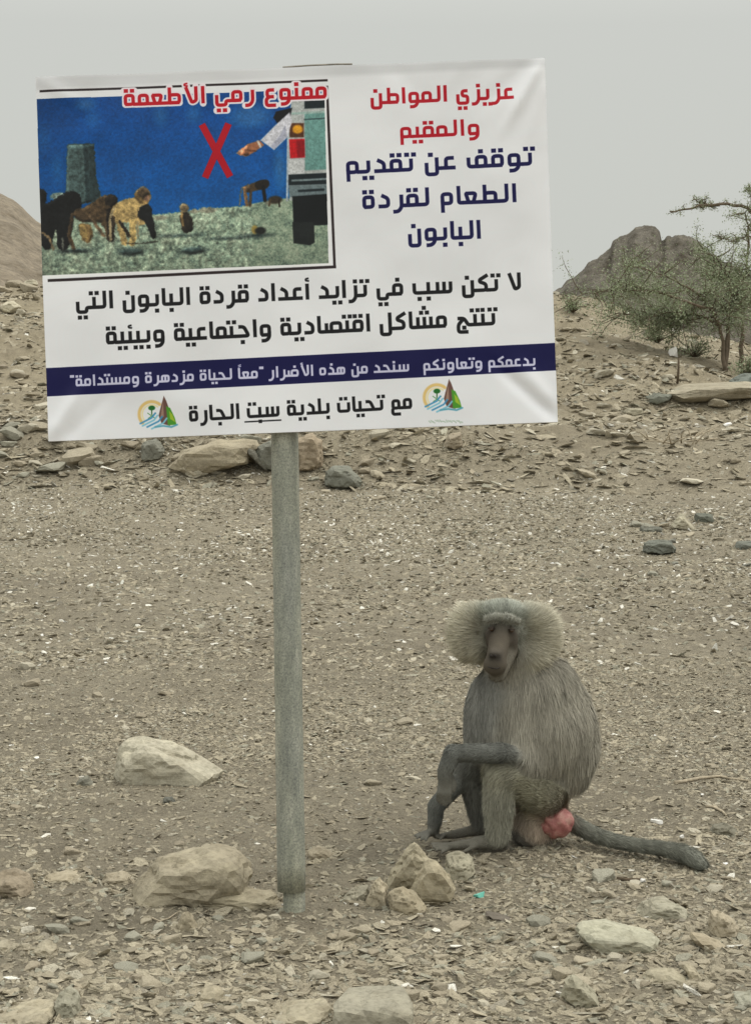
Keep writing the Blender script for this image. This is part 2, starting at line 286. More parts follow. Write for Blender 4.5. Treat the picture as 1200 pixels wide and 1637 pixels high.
    lum = C.mean(2); sat = C[..., 2] - C[..., 0]; fig = ((sat < .12) & (B.v > 110) & far)[..., None]
    mot = (lattice(rs, (B.H, B.W), 4) - .5) * .35 + (lattice(rs, (B.H, B.W), 11) - .5) * .55
    def blur(q, r):
        for ax in (0, 1):
            c = np.cumsum(np.concatenate([np.zeros_like(np.take(q, [0], ax)), q], ax), ax); n = q.shape[ax]; lo = np.clip(np.arange(n) - r, 0, n); hi = np.clip(np.arange(n) + r + 1, 0, n); q = (np.take(c, hi, ax) - np.take(c, lo, ax)) / (2 * r + 1)
        return q
    gnd = np.abs(C - np.array((0.48, 0.53, 0.46))).sum(2) < .42
    body = blur(blur(((~gnd) & fig[..., 0]).astype(np.float32), 5), 5); em = np.clip((np.roll(body, -7, 0) - np.roll(body, 7, 0)) * 1.0 + (np.roll(body, -5, 1) - np.roll(body, 5, 1)) * .5, -1, 1)
    inb = np.clip(body * 1.6 - .3, 0, 1)
    B.a = np.where(fig, (C * (1 + mot[..., None]) + .03) * (1 + .75 * em * inb)[..., None], C).astype(np.float32)
    B.a = np.stack([blur(B.a[..., k], 1) for k in range(3)], -1)
    B.a *= (1 - .16 * np.clip((B.v - 250) / 80, 0, 1) - .10 * np.clip((90 - B.u) / 90, 0, 1))[..., None]      # the printed photo darkens towards its own corners
    B.a *= (0.80 + 0.20 * lattice(rs, (B.H, B.W), 2.0) + 0.20 * lattice(rs, (B.H, B.W), 7.0))[..., None]
    B.a[:] = (B.a + np.roll(B.a, 1, 0) + np.roll(B.a, 1, 1) + np.roll(B.a, -1, 1)) / 4
    A.poly(quad, (1, 1, 1), soft=.01); full = A.a.copy()
    U, V = A.u, A.v; ins = np.zeros(U.shape, bool)
    for i in range(4):
        a, b = quad[i], quad[(i + 1) % 4]
        if a[1] != b[1]: ins ^= ((a[1] > V) != (b[1] > V)) & (U < (b[0] - a[0]) * (V - a[1]) / (b[1] - a[1]) + a[0])
    A.a = np.where(ins[..., None], B.a, full)
    # grey metallic strip over the panel, thin frame lines
    A.poly([(0, 0), S(880, 95), S(880, 108), S(64, 146), (0, 20)], (0.76, 0.765, 0.78), soft=4, alpha=.45)
    LN = (0.17, 0.13, 0.14)
    A.line([S(64, 148.5), S(523, 131)], 3.6, LN, butt=True); A.line([S(522, 140), S(534.5, 430)], 4.2, LN, butt=True); A.line([S(77, 451), S(536.5, 429)], 4.6, LN, butt=True)
    A.line([S(70, 444.5), S(526, 425)], 3.2, (0.95, 0.95, 0.96), butt=True); A.line([S(519.5, 145), S(527, 426)], 2.6, (0.95, 0.95, 0.96), butt=True)
    # the red cross
    A.line([Z(652, 280), Z(756, 472)], 9.6 * 2.308 / 2.0, (0.70, 0.02, 0.12), butt=True); A.line([Z(750, 277), Z(664, 476)], 9.6 * 2.308 / 2.0, (0.70, 0.02, 0.12), butt=True)
    # lettering
    text_line(A, 'ممنوع رمي الأطعمة', (522, 159.5), (198, 172), 27, (0.74, 0.03, 0.12), outline=((0.93, 0.90, 0.93), 3.0))
    text_line(A, 'عزيزي المواطن', (820, 160), (592, 169.5), 25.5, RED)
    text_line(A, 'والمقيم', (766, 217.5), (639, 223.5), 25.5, RED)
    text_line(A, 'توقف عن تقديم', (850, 266.5), (553, 281), 29.5, NAVY)
    text_line(A, 'الطعام لقردة', (825, 325), (579, 336.5), 29.5, NAVY)
    text_line(A, 'البابون', (768, 383.5), (652, 389), 29.5, NAVY)
    text_line(A, 'لا تكن سبب في تزايد أعداد قردة البابون التي', (832, 466), (122, 497.5), 28, BLACK)
    text_line(A, 'تنتج مشاكل اقتصادية واجتماعية وبيئية', (791, 522), (170, 553), 28, BLACK)
    A.poly([S(60, 591.5), S(900, 550), S(900, 594), S(60, 637)], (0.01, 0.01, 0.27), soft=.3)
    text_line(A, 'بدعمكم وتعاونكم   سنحد من هذه الأضرار "معاً لحياة مزدهرة ومستدامة"', (855, 587), (113, 620.5), 17.5, (0.80, 0.80, 0.90))
    text_line(A, 'مع تحيات بلدية سبت الجارة', (658, 655.5), (303, 676.5), 24.5, BLACK)
    A.line([S(391, 677), S(449, 674)], 2.2, BLACK, butt=True)
    emblem(A, 250, 663, .92); emblem(A, 705, 636, .92)
    rr = np.random.RandomState(3)
    for x0, x1, yy in [(685, 738, 676)]:
        for x in np.arange(x0, x1, 3.4): A.line([S(x, yy + rr.uniform(-2, 1)), S(x + 2.4, yy + rr.uniform(-1, 3))], 1.6, (0.55, 0.66, 0.55), soft=.8, alpha=.6)
    # flex-print tone variation and dust
    dust = 0.965 + 0.05 * lattice(rs, (A.H, A.W), 200)
    A.a *= dust[..., None]
    return np.clip(A.a, 0, 1)
# ---------------------------------------------------------------- noise, rays, small helpers
def _h(ix, iy, s):
    n = (ix.astype(np.int64) * 374761393 + iy.astype(np.int64) * 668265263 + s * 1442695041) & 0x7fffffff
    n = ((n ^ (n >> 13)) * 1274126177) & 0x7fffffff
    return ((n ^ (n >> 16)) & 0xffff) / 65535.0
def vn(x, y, s=0):
    x = np.asarray(x, float); y = np.asarray(y, float); ix, iy = np.floor(x), np.floor(y); fx, fy = x - ix, y - iy
    fx = fx * fx * (3 - 2 * fx); fy = fy * fy * (3 - 2 * fy)
    return (_h(ix, iy, s) * (1 - fx) + _h(ix + 1, iy, s) * fx) * (1 - fy) + (_h(ix, iy + 1, s) * (1 - fx) + _h(ix + 1, iy + 1, s) * fx) * fy
def fbm(x, y, o=4, s=0):
    v, a, t = 0, 1.0, 0
    for i in range(o):
        v = v + a * vn(np.asarray(x) * 2 ** i + 17.3 * i, np.asarray(y) * 2 ** i - 9.1 * i, s + i); t += a; a *= .5
    return v / t - 0.5
def ss(a, b, x): t = np.clip((np.asarray(x, float) - a) / (b - a), 0, 1); return t * t * (3 - 2 * t)
def gz(x, y):                                     # ground height: gravel flat, then a rubble bank and a low hillside
    x = np.asarray(x, float); y = np.asarray(y, float)
    xs = x * 28.0 / np.maximum(y, 6)
    crest = np.interp(x, [-30, -5.6, -3.5, 0, 2.7, 3.4, 4.2, 5.0, 5.8, 12, 30], [3.4, 2.05, 2.1, 2.25, 2.0, 1.85, 1.55, 1.35, 1.2, 1.2, 1.8])
    y0 = 16.4 + 0.8 * fbm(x * .35, x * 0 + 3, 2, 40)
    t = np.clip((y - y0) / (28 - y0), 0, 1.0)
    prof = 0.22 * ss(0, .14, t) + 0.30 * ss(.1, .6, t) + .48 * ss(.45, 1.0, t)
    ledge = 0.10 * ss(0.30, 0.36, t) * (1 - ss(.36, .62, t)) * ss(1.5, 3.5, x)
    back = 1 - 0.55 * ss(29, 40, y)
    z = crest * prof * back + ledge
    rough = np.where(y > y0, 1.0, 0.0) * ss(0, 1.5, y - y0)
    z = z + rough * (0.30 * fbm(x * .55, y * .55, 4, 3) + 0.14 * fbm(x * 2.2, y * 2.2, 3, 8))
    near = 1 - ss(40, 60, y)
    z = z + near * (0.030 * fbm(x * 1.1, y * 1.1, 3, 11) + 0.016 * fbm(x * 6, y * 6, 3, 12))
    bank = np.exp(-((x + 1.6) / 1.9) ** 2) * np.exp(-((y - 17.6) / 1.1) ** 2)
    return z + 0.16 * bank
CP, SP = math.cos(PITCH), math.sin(PITCH)
def ray(px, py):
    a, b = (px - 600.0) / FPX, (818.5 - py) / FPX
    return np.array((a, CP + b * SP, -SP + b * CP))
def P(px, py, Y):
    r = ray(px, py); return Vector((r[0] / r[1] * Y, Y, CAMZ + r[2] / r[1] * Y))
def hit(px, py):
    r = ray(px, py); r = r / r[1]; y = np.arange(2.5, 60, 0.01)
    d = CAMZ + r[2] * y - gz(r[0] * y, y); k = np.nonzero(d < 0)[0]
    return float(y[k[0]]) if len(k) else 45.0
def mesh_obj(name, V, F, mat, parent=None, smooth=False, loc=None):
    me = bpy.data.meshes.new(name)
    V = np.asarray(V, np.float32)
    if isinstance(F, np.ndarray):
        n, k = F.shape; me.vertices.add(len(V)); me.vertices.foreach_set('co', V.ravel())
        me.loops.add(n * k); me.loops.foreach_set('vertex_index', F.astype(np.int32).ravel())
        me.polygons.add(n); me.polygons.foreach_set('loop_start', np.arange(0, n * k, k, dtype=np.int32)); me.update(calc_edges=True)
    else: me.from_pydata([tuple(map(float, v)) for v in V], [], F); me.update()
    if smooth: me.shade_smooth()
    else: me.shade_flat()
    if mat: me.materials.append(mat)
    o = bpy.data.objects.new(name, me); COL.objects.link(o)
    if parent: o.parent = parent
    if loc is not None: o.location = loc
    return o
def tag(o, label=None, cat=None, group=None, kind=None):
    if label: o['label'] = label
    if cat: o['category'] = cat
    if group: o['group'] = group
    if kind: o['kind'] = kind
    return o
def empty(name, loc, label, cat, group=None):
    o = bpy.data.objects.new(name, None); COL.objects.link(o); o.location = loc; o.empty_display_size = .1
    return tag(o, label, cat, group)
def tube(pts, rad, n=8, cap=True):                # tapered tube along points -> V, F
    pts = [Vector(p) for p in pts]; V, F = [], []; up = Vector((0.13, 0.31, 0.94))
    for i, p in enumerate(pts):
        t = (pts[min(i + 1, len(pts) - 1)] - pts[max(i - 1, 0)]).normalized()
        a = t.cross(up); a = a.normalized() if a.length > 1e-3 else Vector((1, 0, 0)); b = t.cross(a)
        for k in range(n):
            w = 2 * math.pi * k / n; V.append(p + (a * math.cos(w) + b * math.sin(w)) * rad[i])
    for i in range(len(pts) - 1):
        for k in range(n): F.append((i * n + k, i * n + (k + 1) % n, (i + 1) * n + (k + 1) % n, (i + 1) * n + k))
    if cap: F.append(tuple(range(n))[::-1]); F.append(tuple(range((len(pts) - 1) * n, len(pts) * n)))
    return V, F
def join(parts):
    V, F = [], []
    for v, f in parts:
        o = len(V); V += list(v); F += [tuple(i + o for i in q) for q in f]
    return V, F
# ---------------------------------------------------------------- materials
def new_mat(name, rough=.9, spec=.2):
    m = bpy.data.materials.new(name); m.use_nodes = True; b = m.node_tree.nodes['Principled BSDF']
    b.inputs['Roughness'].default_value = rough; b.inputs['Specular IOR Level'].default_value = spec
    return m, m.node_tree, b
def ramp(nt, stops):
    r = N(nt, 'ShaderNodeValToRGB'); e = r.color_ramp.elements
    while len(e) < len(stops): e.new(0.5)
    for q, (p, c) in zip(e, stops): q.position = p; q.color = (*c, 1)
    return r
def noise_tex(nt, scale, detail=4, rough=.55, vec=None):
    n = N(nt, 'ShaderNodeTexNoise'); n.inputs['Scale'].default_value = scale; n.inputs['Detail'].default_value = detail; n.inputs['Roughness'].default_value = rough
    if vec: nt.links.new(vec, n.inputs['Vector'])
    return n
def mixc(nt, mode, fac, a, b):
    m = N(nt, 'ShaderNodeMix', data_type='RGBA', blend_type=mode)
    if isinstance(fac, float): m.inputs[0].default_value = fac
    else: nt.links.new(fac, m.inputs[0])
    for s, v in ((6, a), (7, b)):
        if isinstance(v, tuple): m.inputs[s].default_value = (*v, 1)
        else: nt.links.new(v, m.inputs[s])
    return m.outputs[2]
def bump(nt, b, h, strength=.5, dist=.01):
    k = N(nt, 'ShaderNodeBump'); k.inputs['Strength'].default_value = strength; k.inputs['Distance'].default_value = dist
    nt.links.new(h, k.inputs['Height']); nt.links.new(k.outputs[0], b.inputs['Normal'])
def ground_mat():
    m, nt, b = new_mat('gravelly_soil'); g = N(nt, 'ShaderNodeNewGeometry').outputs['Position']; lk = nt.links.new
    sp = N(nt, 'ShaderNodeSeparateXYZ'); lk(g, sp.inputs[0])
    n1 = noise_tex(nt, .7, 5, .6, g); n2 = noise_tex(nt, 9, 6, .65, g); n3 = noise_tex(nt, 75, 5, .8, g)
    c1 = ramp(nt, [(.3, (.275, .240, .180)), (.5, (.322, .284, .214)), (.7, (.365, .324, .246))]); lk(n1.outputs[0], c1.inputs[0])
    c2 = ramp(nt, [(.3, (.70, .69, .67)), (.5, (.97, .97, .97)), (.72, (1.18, 1.17, 1.14))]); lk(n2.outputs[0], c2.inputs[0])
    c3 = ramp(nt, [(.36, (.72, .71, .70)), (.5, (1, 1, 1)), (.62, (1.1, 1.1, 1.08)), (.70, (1.6, 1.6, 1.55))]); lk(n3.outputs[0], c3.inputs[0])
    slope = N(nt, 'ShaderNodeMapRange'); slope.inputs[1].default_value = 15.5; slope.inputs[2].default_value = 21; lk(sp.outputs['Y'], slope.inputs[0])
    warm = mixc(nt, 'MIX', slope.outputs[0], c1.outputs[0], mixc(nt, 'MULTIPLY', 1.0, c1.outputs[0], (1.02, 1.0, .95)))
    col = mixc(nt, 'MULTIPLY', 1.0, mixc(nt, 'MULTIPLY', .8, warm, c2.outputs[0]), c3.outputs[0])
    lk(col, b.inputs['Base Color'])
    ad = N(nt, 'ShaderNodeMath', operation='ADD'); lk(n2.outputs[0], ad.inputs[0]); lk(n3.outputs[0], ad.inputs[1]); bump(nt, b, ad.outputs[0], 1.0, .03)
    return m
def rock_mat(name, c, strata=0.0, gain=1.0, scale=1.0, attr=None):
    m, nt, b = new_mat(name, .85, .25); lk = nt.links.new
    tcn = N(nt, 'ShaderNodeTexCoord'); g = tcn.outputs['Object']
    oi = N(nt, 'ShaderNodeObjectInfo')
    off = N(nt, 'ShaderNodeVectorMath', operation='ADD'); cmb = N(nt, 'ShaderNodeCombineXYZ'); mul = N(nt, 'ShaderNodeMath', operation='MULTIPLY'); mul.inputs[1].default_value = 37.0
    lk(oi.outputs['Random'], mul.inputs[0]); lk(mul.outputs[0], cmb.inputs[0]); lk(g, off.inputs[0]); lk(cmb.outputs[0], off.inputs[1]); g = off.outputs[0]
    n1 = noise_tex(nt, 9 * scale, 6, .65, g); n2 = noise_tex(nt, 70 * scale, 4, .7, g)
    c1 = ramp(nt, [(.3, tuple(1 - q * gain for q in (.28, .30, .34))), (.5, (1, 1, 1)), (.68, tuple(1 + q * gain for q in (.16, .16, .14)))]); lk(n1.outputs[0], c1.inputs[0])
    c2 = ramp(nt, [(.3, (.7, .7, .68)), (.5, (1, 1, 1)), (.7, (1.15, 1.15, 1.15))]); lk(n2.outputs[0], c2.inputs[0])
    base = oi.outputs['Color'] if c is None else c
    col = mixc(nt, 'MULTIPLY', 1.0, mixc(nt, 'MULTIPLY', 1.0, base, c1.outputs[0]), c2.outputs[0])
    # dust settles on the upward faces
    geo = N(nt, 'ShaderNodeNewGeometry')
    if strata:
        mp = N(nt, 'ShaderNodeMapping'); mp.inputs['Scale'].default_value = (1.2, 1.2, 14 * scale); mp.inputs['Rotation'].default_value = (.25, .12, 0); lk(g, mp.inputs[0])
        ns = noise_tex(nt, 3.0, 5, .7, mp.outputs[0]); cs = ramp(nt, [(.35, (.62, .62, .6)), (.5, (1, 1, 1)), (.65, (1.15, 1.14, 1.1))]); lk(ns.outputs[0], cs.inputs[0])
        col = mixc(nt, 'MULTIPLY', strata, col, cs.outputs[0])
        ad = N(nt, 'ShaderNodeMath', operation='ADD'); lk(ns.outputs[0], ad.inputs[0]); lk(n2.outputs[0], ad.inputs[1]); bump(nt, b, ad.outputs[0], min(1.0, .4 * gain), .010 * gain / scale)
    else:
        ad = N(nt, 'ShaderNodeMath', operation='ADD'); lk(n1.outputs[0], ad.inputs[0]); lk(n2.outputs[0], ad.inputs[1]); bump(nt, b, ad.outputs[0], .6, .008 / scale)
    lk(col, b.inputs['Base Color'])
    return m
def plain(name, c, rough=.8, spec=.2, var=.15, scale=30, metal=0.0):
    m, nt, b = new_mat(name, rough, spec); b.inputs['Metallic'].default_value = metal
    g = N(nt, 'ShaderNodeTexCoord').outputs['Object']; n = noise_tex(nt, scale, 4, .6, g)
    r = ramp(nt, [(.3, tuple(q * (1 - var) for q in c)), (.7, tuple(q * (1 + var) for q in c))]); nt.links.new(n.outputs[0], r.inputs[0]); nt.links.new(r.outputs[0], b.inputs['Base Color'])
    return m
M_ground = ground_mat()
M_rock = rock_mat('weathered_stone', None, strata=.4)
M_mount = rock_mat('dark_hill_rock', (.125, .112, .092), strata=.8, scale=.11, gain=2.0)
M_hill = rock_mat('brown_hill_rock', (.205, .172, .130), strata=.7, scale=.09, gain=1.5)
# ---------------------------------------------------------------- ground, hills
def sheet(name, ys, s, mat, fz, label_kind='structure', w=lambda y: max(abs(y), 2.0)):
    Y = np.repeat(np.array(ys), len(s)).reshape(len(ys), len(s)); W = np.array([w(y) for y in ys])[:, None]
    X = W * np.array(s)[None]; Zz = fz(X, Y); V = np.stack([X, Y, Zz], -1).reshape(-1, 3)
    i = np.arange(len(ys) - 1)[:, None] * len(s) + np.arange(len(s) - 1)[None]
    F = np.stack([i, i + 1, i + 1 + len(s), i + len(s)], -1).reshape(-1, 4)
    o = mesh_obj(name, V, F, mat, smooth=True); o['kind'] = label_kind; return o
sx = np.concatenate([-np.geomspace(12, .32, 26), np.linspace(-.31, .31, 470), np.geomspace(.32, 12, 26)])
ys = np.concatenate([np.linspace(-60, 2.2, 24), np.geomspace(2.3, 16, 330), np.linspace(16.04, 30, 230), np.geomspace(30.2, 900, 70)])
ground = sheet('ground', ys, sx, M_ground, gz)
ridge_px = [(200, 535), (420, 528), (600, 520), (760, 500), (850, 478), (890, 455), (912, 440), (930, 425), (952, 408), (975, 390), (979, 377), (988, 370), (1002, 368), (1014, 357), (1032, 354), (1046, 359), (1054, 366), (1057, 382), (1066, 376), (1080, 371), (1100, 369), (1116, 376), (1130, 392), (1146, 404), (1156, 414), (1166, 414), (1180, 426), (1196, 440), (1230, 466), (1300, 490), (1450, 528)]
rx = [P(a, b, 130).x for a, b in ridge_px]; rz = [P(a, b, 130).z for a, b in ridge_px]
def mz(x, y):
    xx = x * 130 / np.maximum(y, 1); r = np.interp(xx, rx, rz); t = np.clip((130 - y) / 62.0, 0, 1); tb = np.clip((y - 130) / 60.0, 0, 1)
    c = np.where(y < 130, (1 - t) ** 1.15, (1 - tb) ** 1.3)
    rough = (np.abs(fbm(x * .22, y * .22, 5, 50)) * 1.9 - .35 + .8 * fbm(x * .9, y * .9, 3, 53)) * np.sin(np.pi * np.clip(c, 0, 1)) ** .6 * 2.6
    gully = np.abs(fbm(xx * .30, y * .03, 3, 58)) * 3.2 * np.sin(np.pi * np.clip(c, 0, 1))
    return r * c * 1.0 + rough - gully - 0.3 + (.75 * np.abs(fbm(xx * .9, y * .35, 4, 60)) + .28 * fbm(xx * 2.6, y * .9, 3, 64)) * c
mountain = sheet('rocky_hill', np.linspace(66, 192, 260), np.concatenate([np.linspace(-.24, .07, 60), np.linspace(.072, .25, 380), np.linspace(.26, .4, 40)]), M_mount, mz)
lr = [(-700, 60), (-300, 120), (-120, 190), (-40, 258), (0, 286), (22, 298), (40, 315), (57, 331), (100, 362), (200, 412), (330, 452), (500, 490), (700, 535)]
lx = [P(a, b, 62).x for a, b in lr]; lz = [P(a, b, 62).z for a, b in lr]
def hz2(x, y):
    xx = x * 62 / np.maximum(y, 1); r = np.interp(xx, lx, lz); t = np.clip((62 - y) / 27.0, 0, 1); tb = np.clip((y - 62) / 40.0, 0, 1)
    c = np.where(y < 62, (1 - t) ** 1.0, (1 - tb)); e = np.sin(np.pi * np.clip(c, 0, 1)) ** .7
    return r * c + e * (.9 * fbm(x * .3, y * .3, 5, 70) + .35 * fbm(xx * .7 + y * .2, y * 1.1, 4, 74)) - .4 + .12 * fbm(xx * 2, y * 0, 3, 77) * c
hill = sheet('hill', np.linspace(34.6, 103, 170), np.linspace(-.55, .03, 240), M_hill, hz2)
# ---------------------------------------------------------------- stones
def ico(sub):
    bm = bmesh.new(); bmesh.ops.create_icosphere(bm, subdivisions=sub, radius=1); V = np.array([v.co[:] for v in bm.verts]); F = np.array([[v.index for v in f.verts] for f in bm.faces]); bm.free(); return V, F
ICO = {k: ico(k) for k in (1, 2, 3, 4)}
def rock_shape(seed, sub=3, flat=.5, n=13, rough=.05):
    rs = np.random.RandomState(seed); D, F = ICO[sub]; r = np.ones(len(D)) * 1.3
    pl = rs.normal(size=(n, 3)); pl /= np.linalg.norm(pl, axis=1)[:, None]; pl = np.vstack([pl, [[.1, -.15, 1], [0, .1, -1]]]); pl /= np.linalg.norm(pl, axis=1)[:, None]
    off = rs.uniform(.62, 1.0, len(pl)); off[-2:] = rs.uniform(.45, .8, 2)
    for p, o in zip(pl, off):
        d = D @ p; r = np.where(d > .05, np.minimum(r, o / np.maximum(d, .05)), r)
    V = D * r[:, None]
    nz = np.array([mnoise.fractal(Vector(v) * 2.2 + Vector((seed * 3.1, 0, 0)), .8, 2.1, 3) for v in V]); V = V * (1 + rough * nz)[:, None]
    V -= (V.max(0) + V.min(0)) / 2; V /= (V.max(0) - V.min(0)) / 2; V[:, 2] *= 1
    return V, F
TEMPL = []
for k in range(14):
    V, F = rock_shape(100 + k, 3 if k < 9 else 2, n=9 + k % 5, rough=.07); o = mesh_obj('stone_shape', V, F, M_rock); TEMPL.append(o.data); bpy.data.objects.remove(o)
TAN, BRN, GRN, PAL, DRK, CRM = (.335, .297, .226), (.30, .262, .198), (.29, .28, .228), (.42, .388, .312), (.19, .187, .16), (.55, .53, .45)
def stone_at(px, py, w, h, depth, col, label, group=None, name='stone', k=None, rz=None, tilt=(0, 0), sink=.25, rs=random):
    """rests on the ground where the ray through its foot meets it; w, h are its seen width and height at that range"""
    Y = hit(px, py); s = Y / FPX; c = P(px, py, Y); y = Y + depth * .5
    o = bpy.data.objects.new(name, TEMPL[rs.randrange(len(TEMPL)) if k is None else k]); COL.objects.link(o)
    hw, hh = w * s / 2, h * s / 2
    o.scale = (hw, depth / 2, hh); o.location = (c.x, y, float(gz(c.x, y)) + hh * (1 - 2 * sink))
    o.rotation_euler = (tilt[0], tilt[1], rs.uniform(-.35, .35) if rz is None else rz)
    o.color = (*col, 1); tag(o, label, 'stone', group); return o
def hull_rock(name, outline, depth, col, label, seed=0, front=.72, drop=.0, cat='rock', cuts=2, rough=.012, Yf=None, lean=0.0, mat=None, cols=None):
    """a boulder from its outline: mid section plus smaller front and back sections, broken into facets"""
    foot = max(p[1] for p in outline); cx = sum(p[0] for p in outline) / len(outline)
    Y = (Yf or hit(cx, foot)) + depth * .42; org = P(cx, foot, Y); org.z = float(gz(org.x, Y)) if Yf is None else org.z
    rs = np.random.RandomState(seed); pts = []
    base = P(cx, foot, Y)
    if Yf is None: base.z = org.z
    Q = [P(x, y, Y) - base for x, y in outline]; c = sum(Q, Vector()) / len(Q)
    for q in Q:
        pts.append(q)
        for sgn, f in ((-1, front), (1, .8)):
            e = c + (q - c) * (f + rs.uniform(-.08, .08)); e.y = sgn * depth * (.5 + rs.uniform(-.08, .05)); e.z -= drop * depth * (sgn < 0)
            e.x += lean * depth * sgn; pts.append(e)
    bm = bmesh.new()
    for p in pts: bm.verts.new(p)
    r = bmesh.ops.convex_hull(bm, input=bm.verts); bmesh.ops.delete(bm, geom=list({g for g in r['geom_interior'] + r['geom_unused'] if isinstance(g, bmesh.types.BMVert)}), context='VERTS')
    HV = np.array([v.co[:] for v in bm.verts]); lo, hi = HV.min(0), HV.max(0); hc = (lo + hi) / 2; hs_ = (hi - lo) / 2
    bmesh.ops.triangulate(bm, faces=bm.faces); bm.normal_update(); D, FI = ICO[4 if cuts > 2 or depth >= .08 else 3]; r = np.full(len(D), 9.0)
    for f in bm.faces:                             # even shell over the hull: every direction is cut by the nearest facet plane
        nrm_ = np.array(f.normal) * hs_; o_ = float(np.dot(np.array(f.normal), np.array(f.verts[0].co) - hc)); dd = D @ nrm_; r = np.where(dd > 1e-5, np.minimum(r, o_ / np.maximum(dd, 1e-5)), r)
    bm.free(); r = np.clip(r, .1, 1.6); RV = hc + D * r[:, None] * hs_; sc_ = 1 / max(depth, .04); rs2 = np.random.RandomState(seed + 900)
    for _ in range(5):                             # a few fresh chips off the corners
        p_ = rs2.normal(size=3); p_ /= np.linalg.norm(p_); q_ = ((RV - hc) / hs_) @ p_; cut = q_.max() * rs2.uniform(.86, .97); over = q_ > cut; RV[over] -= ((q_[over] - cut)[:, None] * p_) * hs_
    nd = D / hs_; nd /= np.linalg.norm(nd, axis=1)[:, None]
    for k_, v_ in enumerate(RV):
        v = Vector(v_) * sc_; a = mnoise.fractal(v * 1.6 + Vector((seed, 0, 0)), .9, 2.1, 5); g_ = v.z * 5 + v.x * .8 + a * 1.5; led = (g_ - math.floor(g_)) ** 4
        RV[k_] = v_ + nd[k_] * rough * (a * 1.25 - led * .9)
    me = bpy.data.meshes.new(name); me.from_pydata([tuple(map(float, q)) for q in RV], [], [tuple(map(int, q)) for q in FI]); me.update(); me.shade_flat(); me.materials.append(mat or M_rock)
    o = bpy.data.objects.new(name, me); COL.objects.link(o); o.location = (org.x, Y, org.z - .006); gm_ = (.335, .297, .226); f_ = .40 if sum(col) > .48 else 0.0; o.color = (*(min(.60, (1 - f_) * q * 1.10 + f_ * w_) for q, w_ in zip(col, gm_)), 1)
    SKIRT.append((org.x, org.y, max(q.x for q in Q) * 1.0, depth * .5, min(q.x for q in Q)))
    return tag(o, label, cat)
SKIRT = []
# named stones, left to right and back to front
hull_rock('boulder', [(179, 1248), (183, 1215), (196, 1180), (232, 1173), (300, 1196), (338, 1216), (362, 1232), (345, 1250), (290, 1254), (230, 1252)], .20, (.40, .38, .305), 'large cream white boulder with a flat sloping top, left of the post', 3, rough=.010, cat='boulder', cuts=3)
hull_rock('boulder', [(206, 1444), (212, 1405), (250, 1368), (300, 1362), (352, 1348), (385, 1358), (405, 1388), (400, 1412), (330, 1440), (250, 1448)], .20, (.25, .22, .158), 'long tan boulder just left of the post foot', 8, rough=.012, cat='boulder', cuts=3)
hull_rock('stone_slab', [(290, 1445), (296, 1420), (330, 1413), (440, 1424), (452, 1450), (400, 1453), (330, 1452)], .12, (.29, .255, .18), 'flat tan slab touching the foot of the sign post', 11, rough=.006, cat='slab')
hull_rock('stone', [(278, 1490), (292, 1456), (303, 1450), (312, 1470), (322, 1490)], .05, (.25, .215, .15), 'small upright pointed stone below the flat slab', 12, rough=.004, cat='stone')
hull_rock('boulder', [(606, 1425), (622, 1392), (652, 1352), (662, 1345), (668, 1348), (700, 1385), (706, 1425)], .09, (.275, .245, .17), 'pointed tan rock standing in front of the baboon feet', 15, rough=.009, cat='boulder', cuts=3)
hull_rock('boulder', [(652, 1438), (662, 1400), (688, 1368), (694, 1368), (722, 1396), (732, 1432), (722, 1446)], .07, (.30, .262, .18), 'ochre angular rock with a pale right edge in the rock cluster right of the post', 17, rough=.007, cat='boulder', Yf=hit(690, 1442) - .02)
hull_rock('stone', [(706, 1395), (712, 1368), (735, 1360), (758, 1366), (762, 1392), (740, 1408), (715, 1408)], .10, (.26, .25, .19), 'grey rounded stone at the back right of the rock cluster', 19, rough=.006, cat='stone')
hull_rock('stone', [(620, 1455), (622, 1425), (645, 1415), (668, 1425), (682, 1448), (670, 1462), (640, 1463)], .10, (.285, .245, .17), 'rounded tan stone at the front of the rock cluster', 21, rough=.006, cat='stone')
hull_rock('stone', [(584, 1452), (590, 1412), (606, 1400), (618, 1412), (620, 1452)], .09, (.26, .225, .16), 'upright narrow brown stone at the left of the rock cluster', 22, rough=.006, cat='stone')
hull_rock('stone', [(540, 1440), (560, 1420), (588, 1412), (592, 1438), (560, 1444)], .08, (.21, .20, .155), 'low grey stone between the post and the rock cluster', 23, rough=.005, cat='stone')
hull_rock('stone_slab', [(918, 1482), (925, 1474), (965, 1472), (1050, 1492), (1058, 1500), (1035, 1524), (985, 1522), (940, 1508)], .13, (.31, .315, .25), 'long pale green layered slab below the baboon tail', 25, rough=.007, cat='slab')
hull_rock('stone_slab', [(930, 1478), (965, 1473), (1048, 1492), (1056, 1498), (1030, 1502), (980, 1494)], .10, (.38, .385, .31), 'thin pale layer lying on the green layered slab', 26, rough=.003, cat='slab', Yf=hit(985, 1523) + .05)
hull_rock('stone', [(1010, 1460), (1030, 1440), (1065, 1435), (1095, 1448), (1108, 1468), (1060, 1470)], .09, (.27, .265, .21), 'arched grey stone right of the green layered slab', 27, rough=.006, cat='stone')
hull_rock('stone', [(1130, 1482), (1133, 1452), (1150, 1450), (1178, 1478), (1180, 1500), (1140, 1498)], .09, (.28, .24, .175), 'upright tan wedge stone near the right edge', 29, rough=.006, cat='stone')
hull_rock('stone_slab', [(1098, 1488), (1115, 1486), (1172, 1514), (1176, 1520), (1150, 1520), (1112, 1508)], .07, (.30, .255, .18), 'thin tilted tan slab near the right edge', 31, rough=.004, cat='slab')
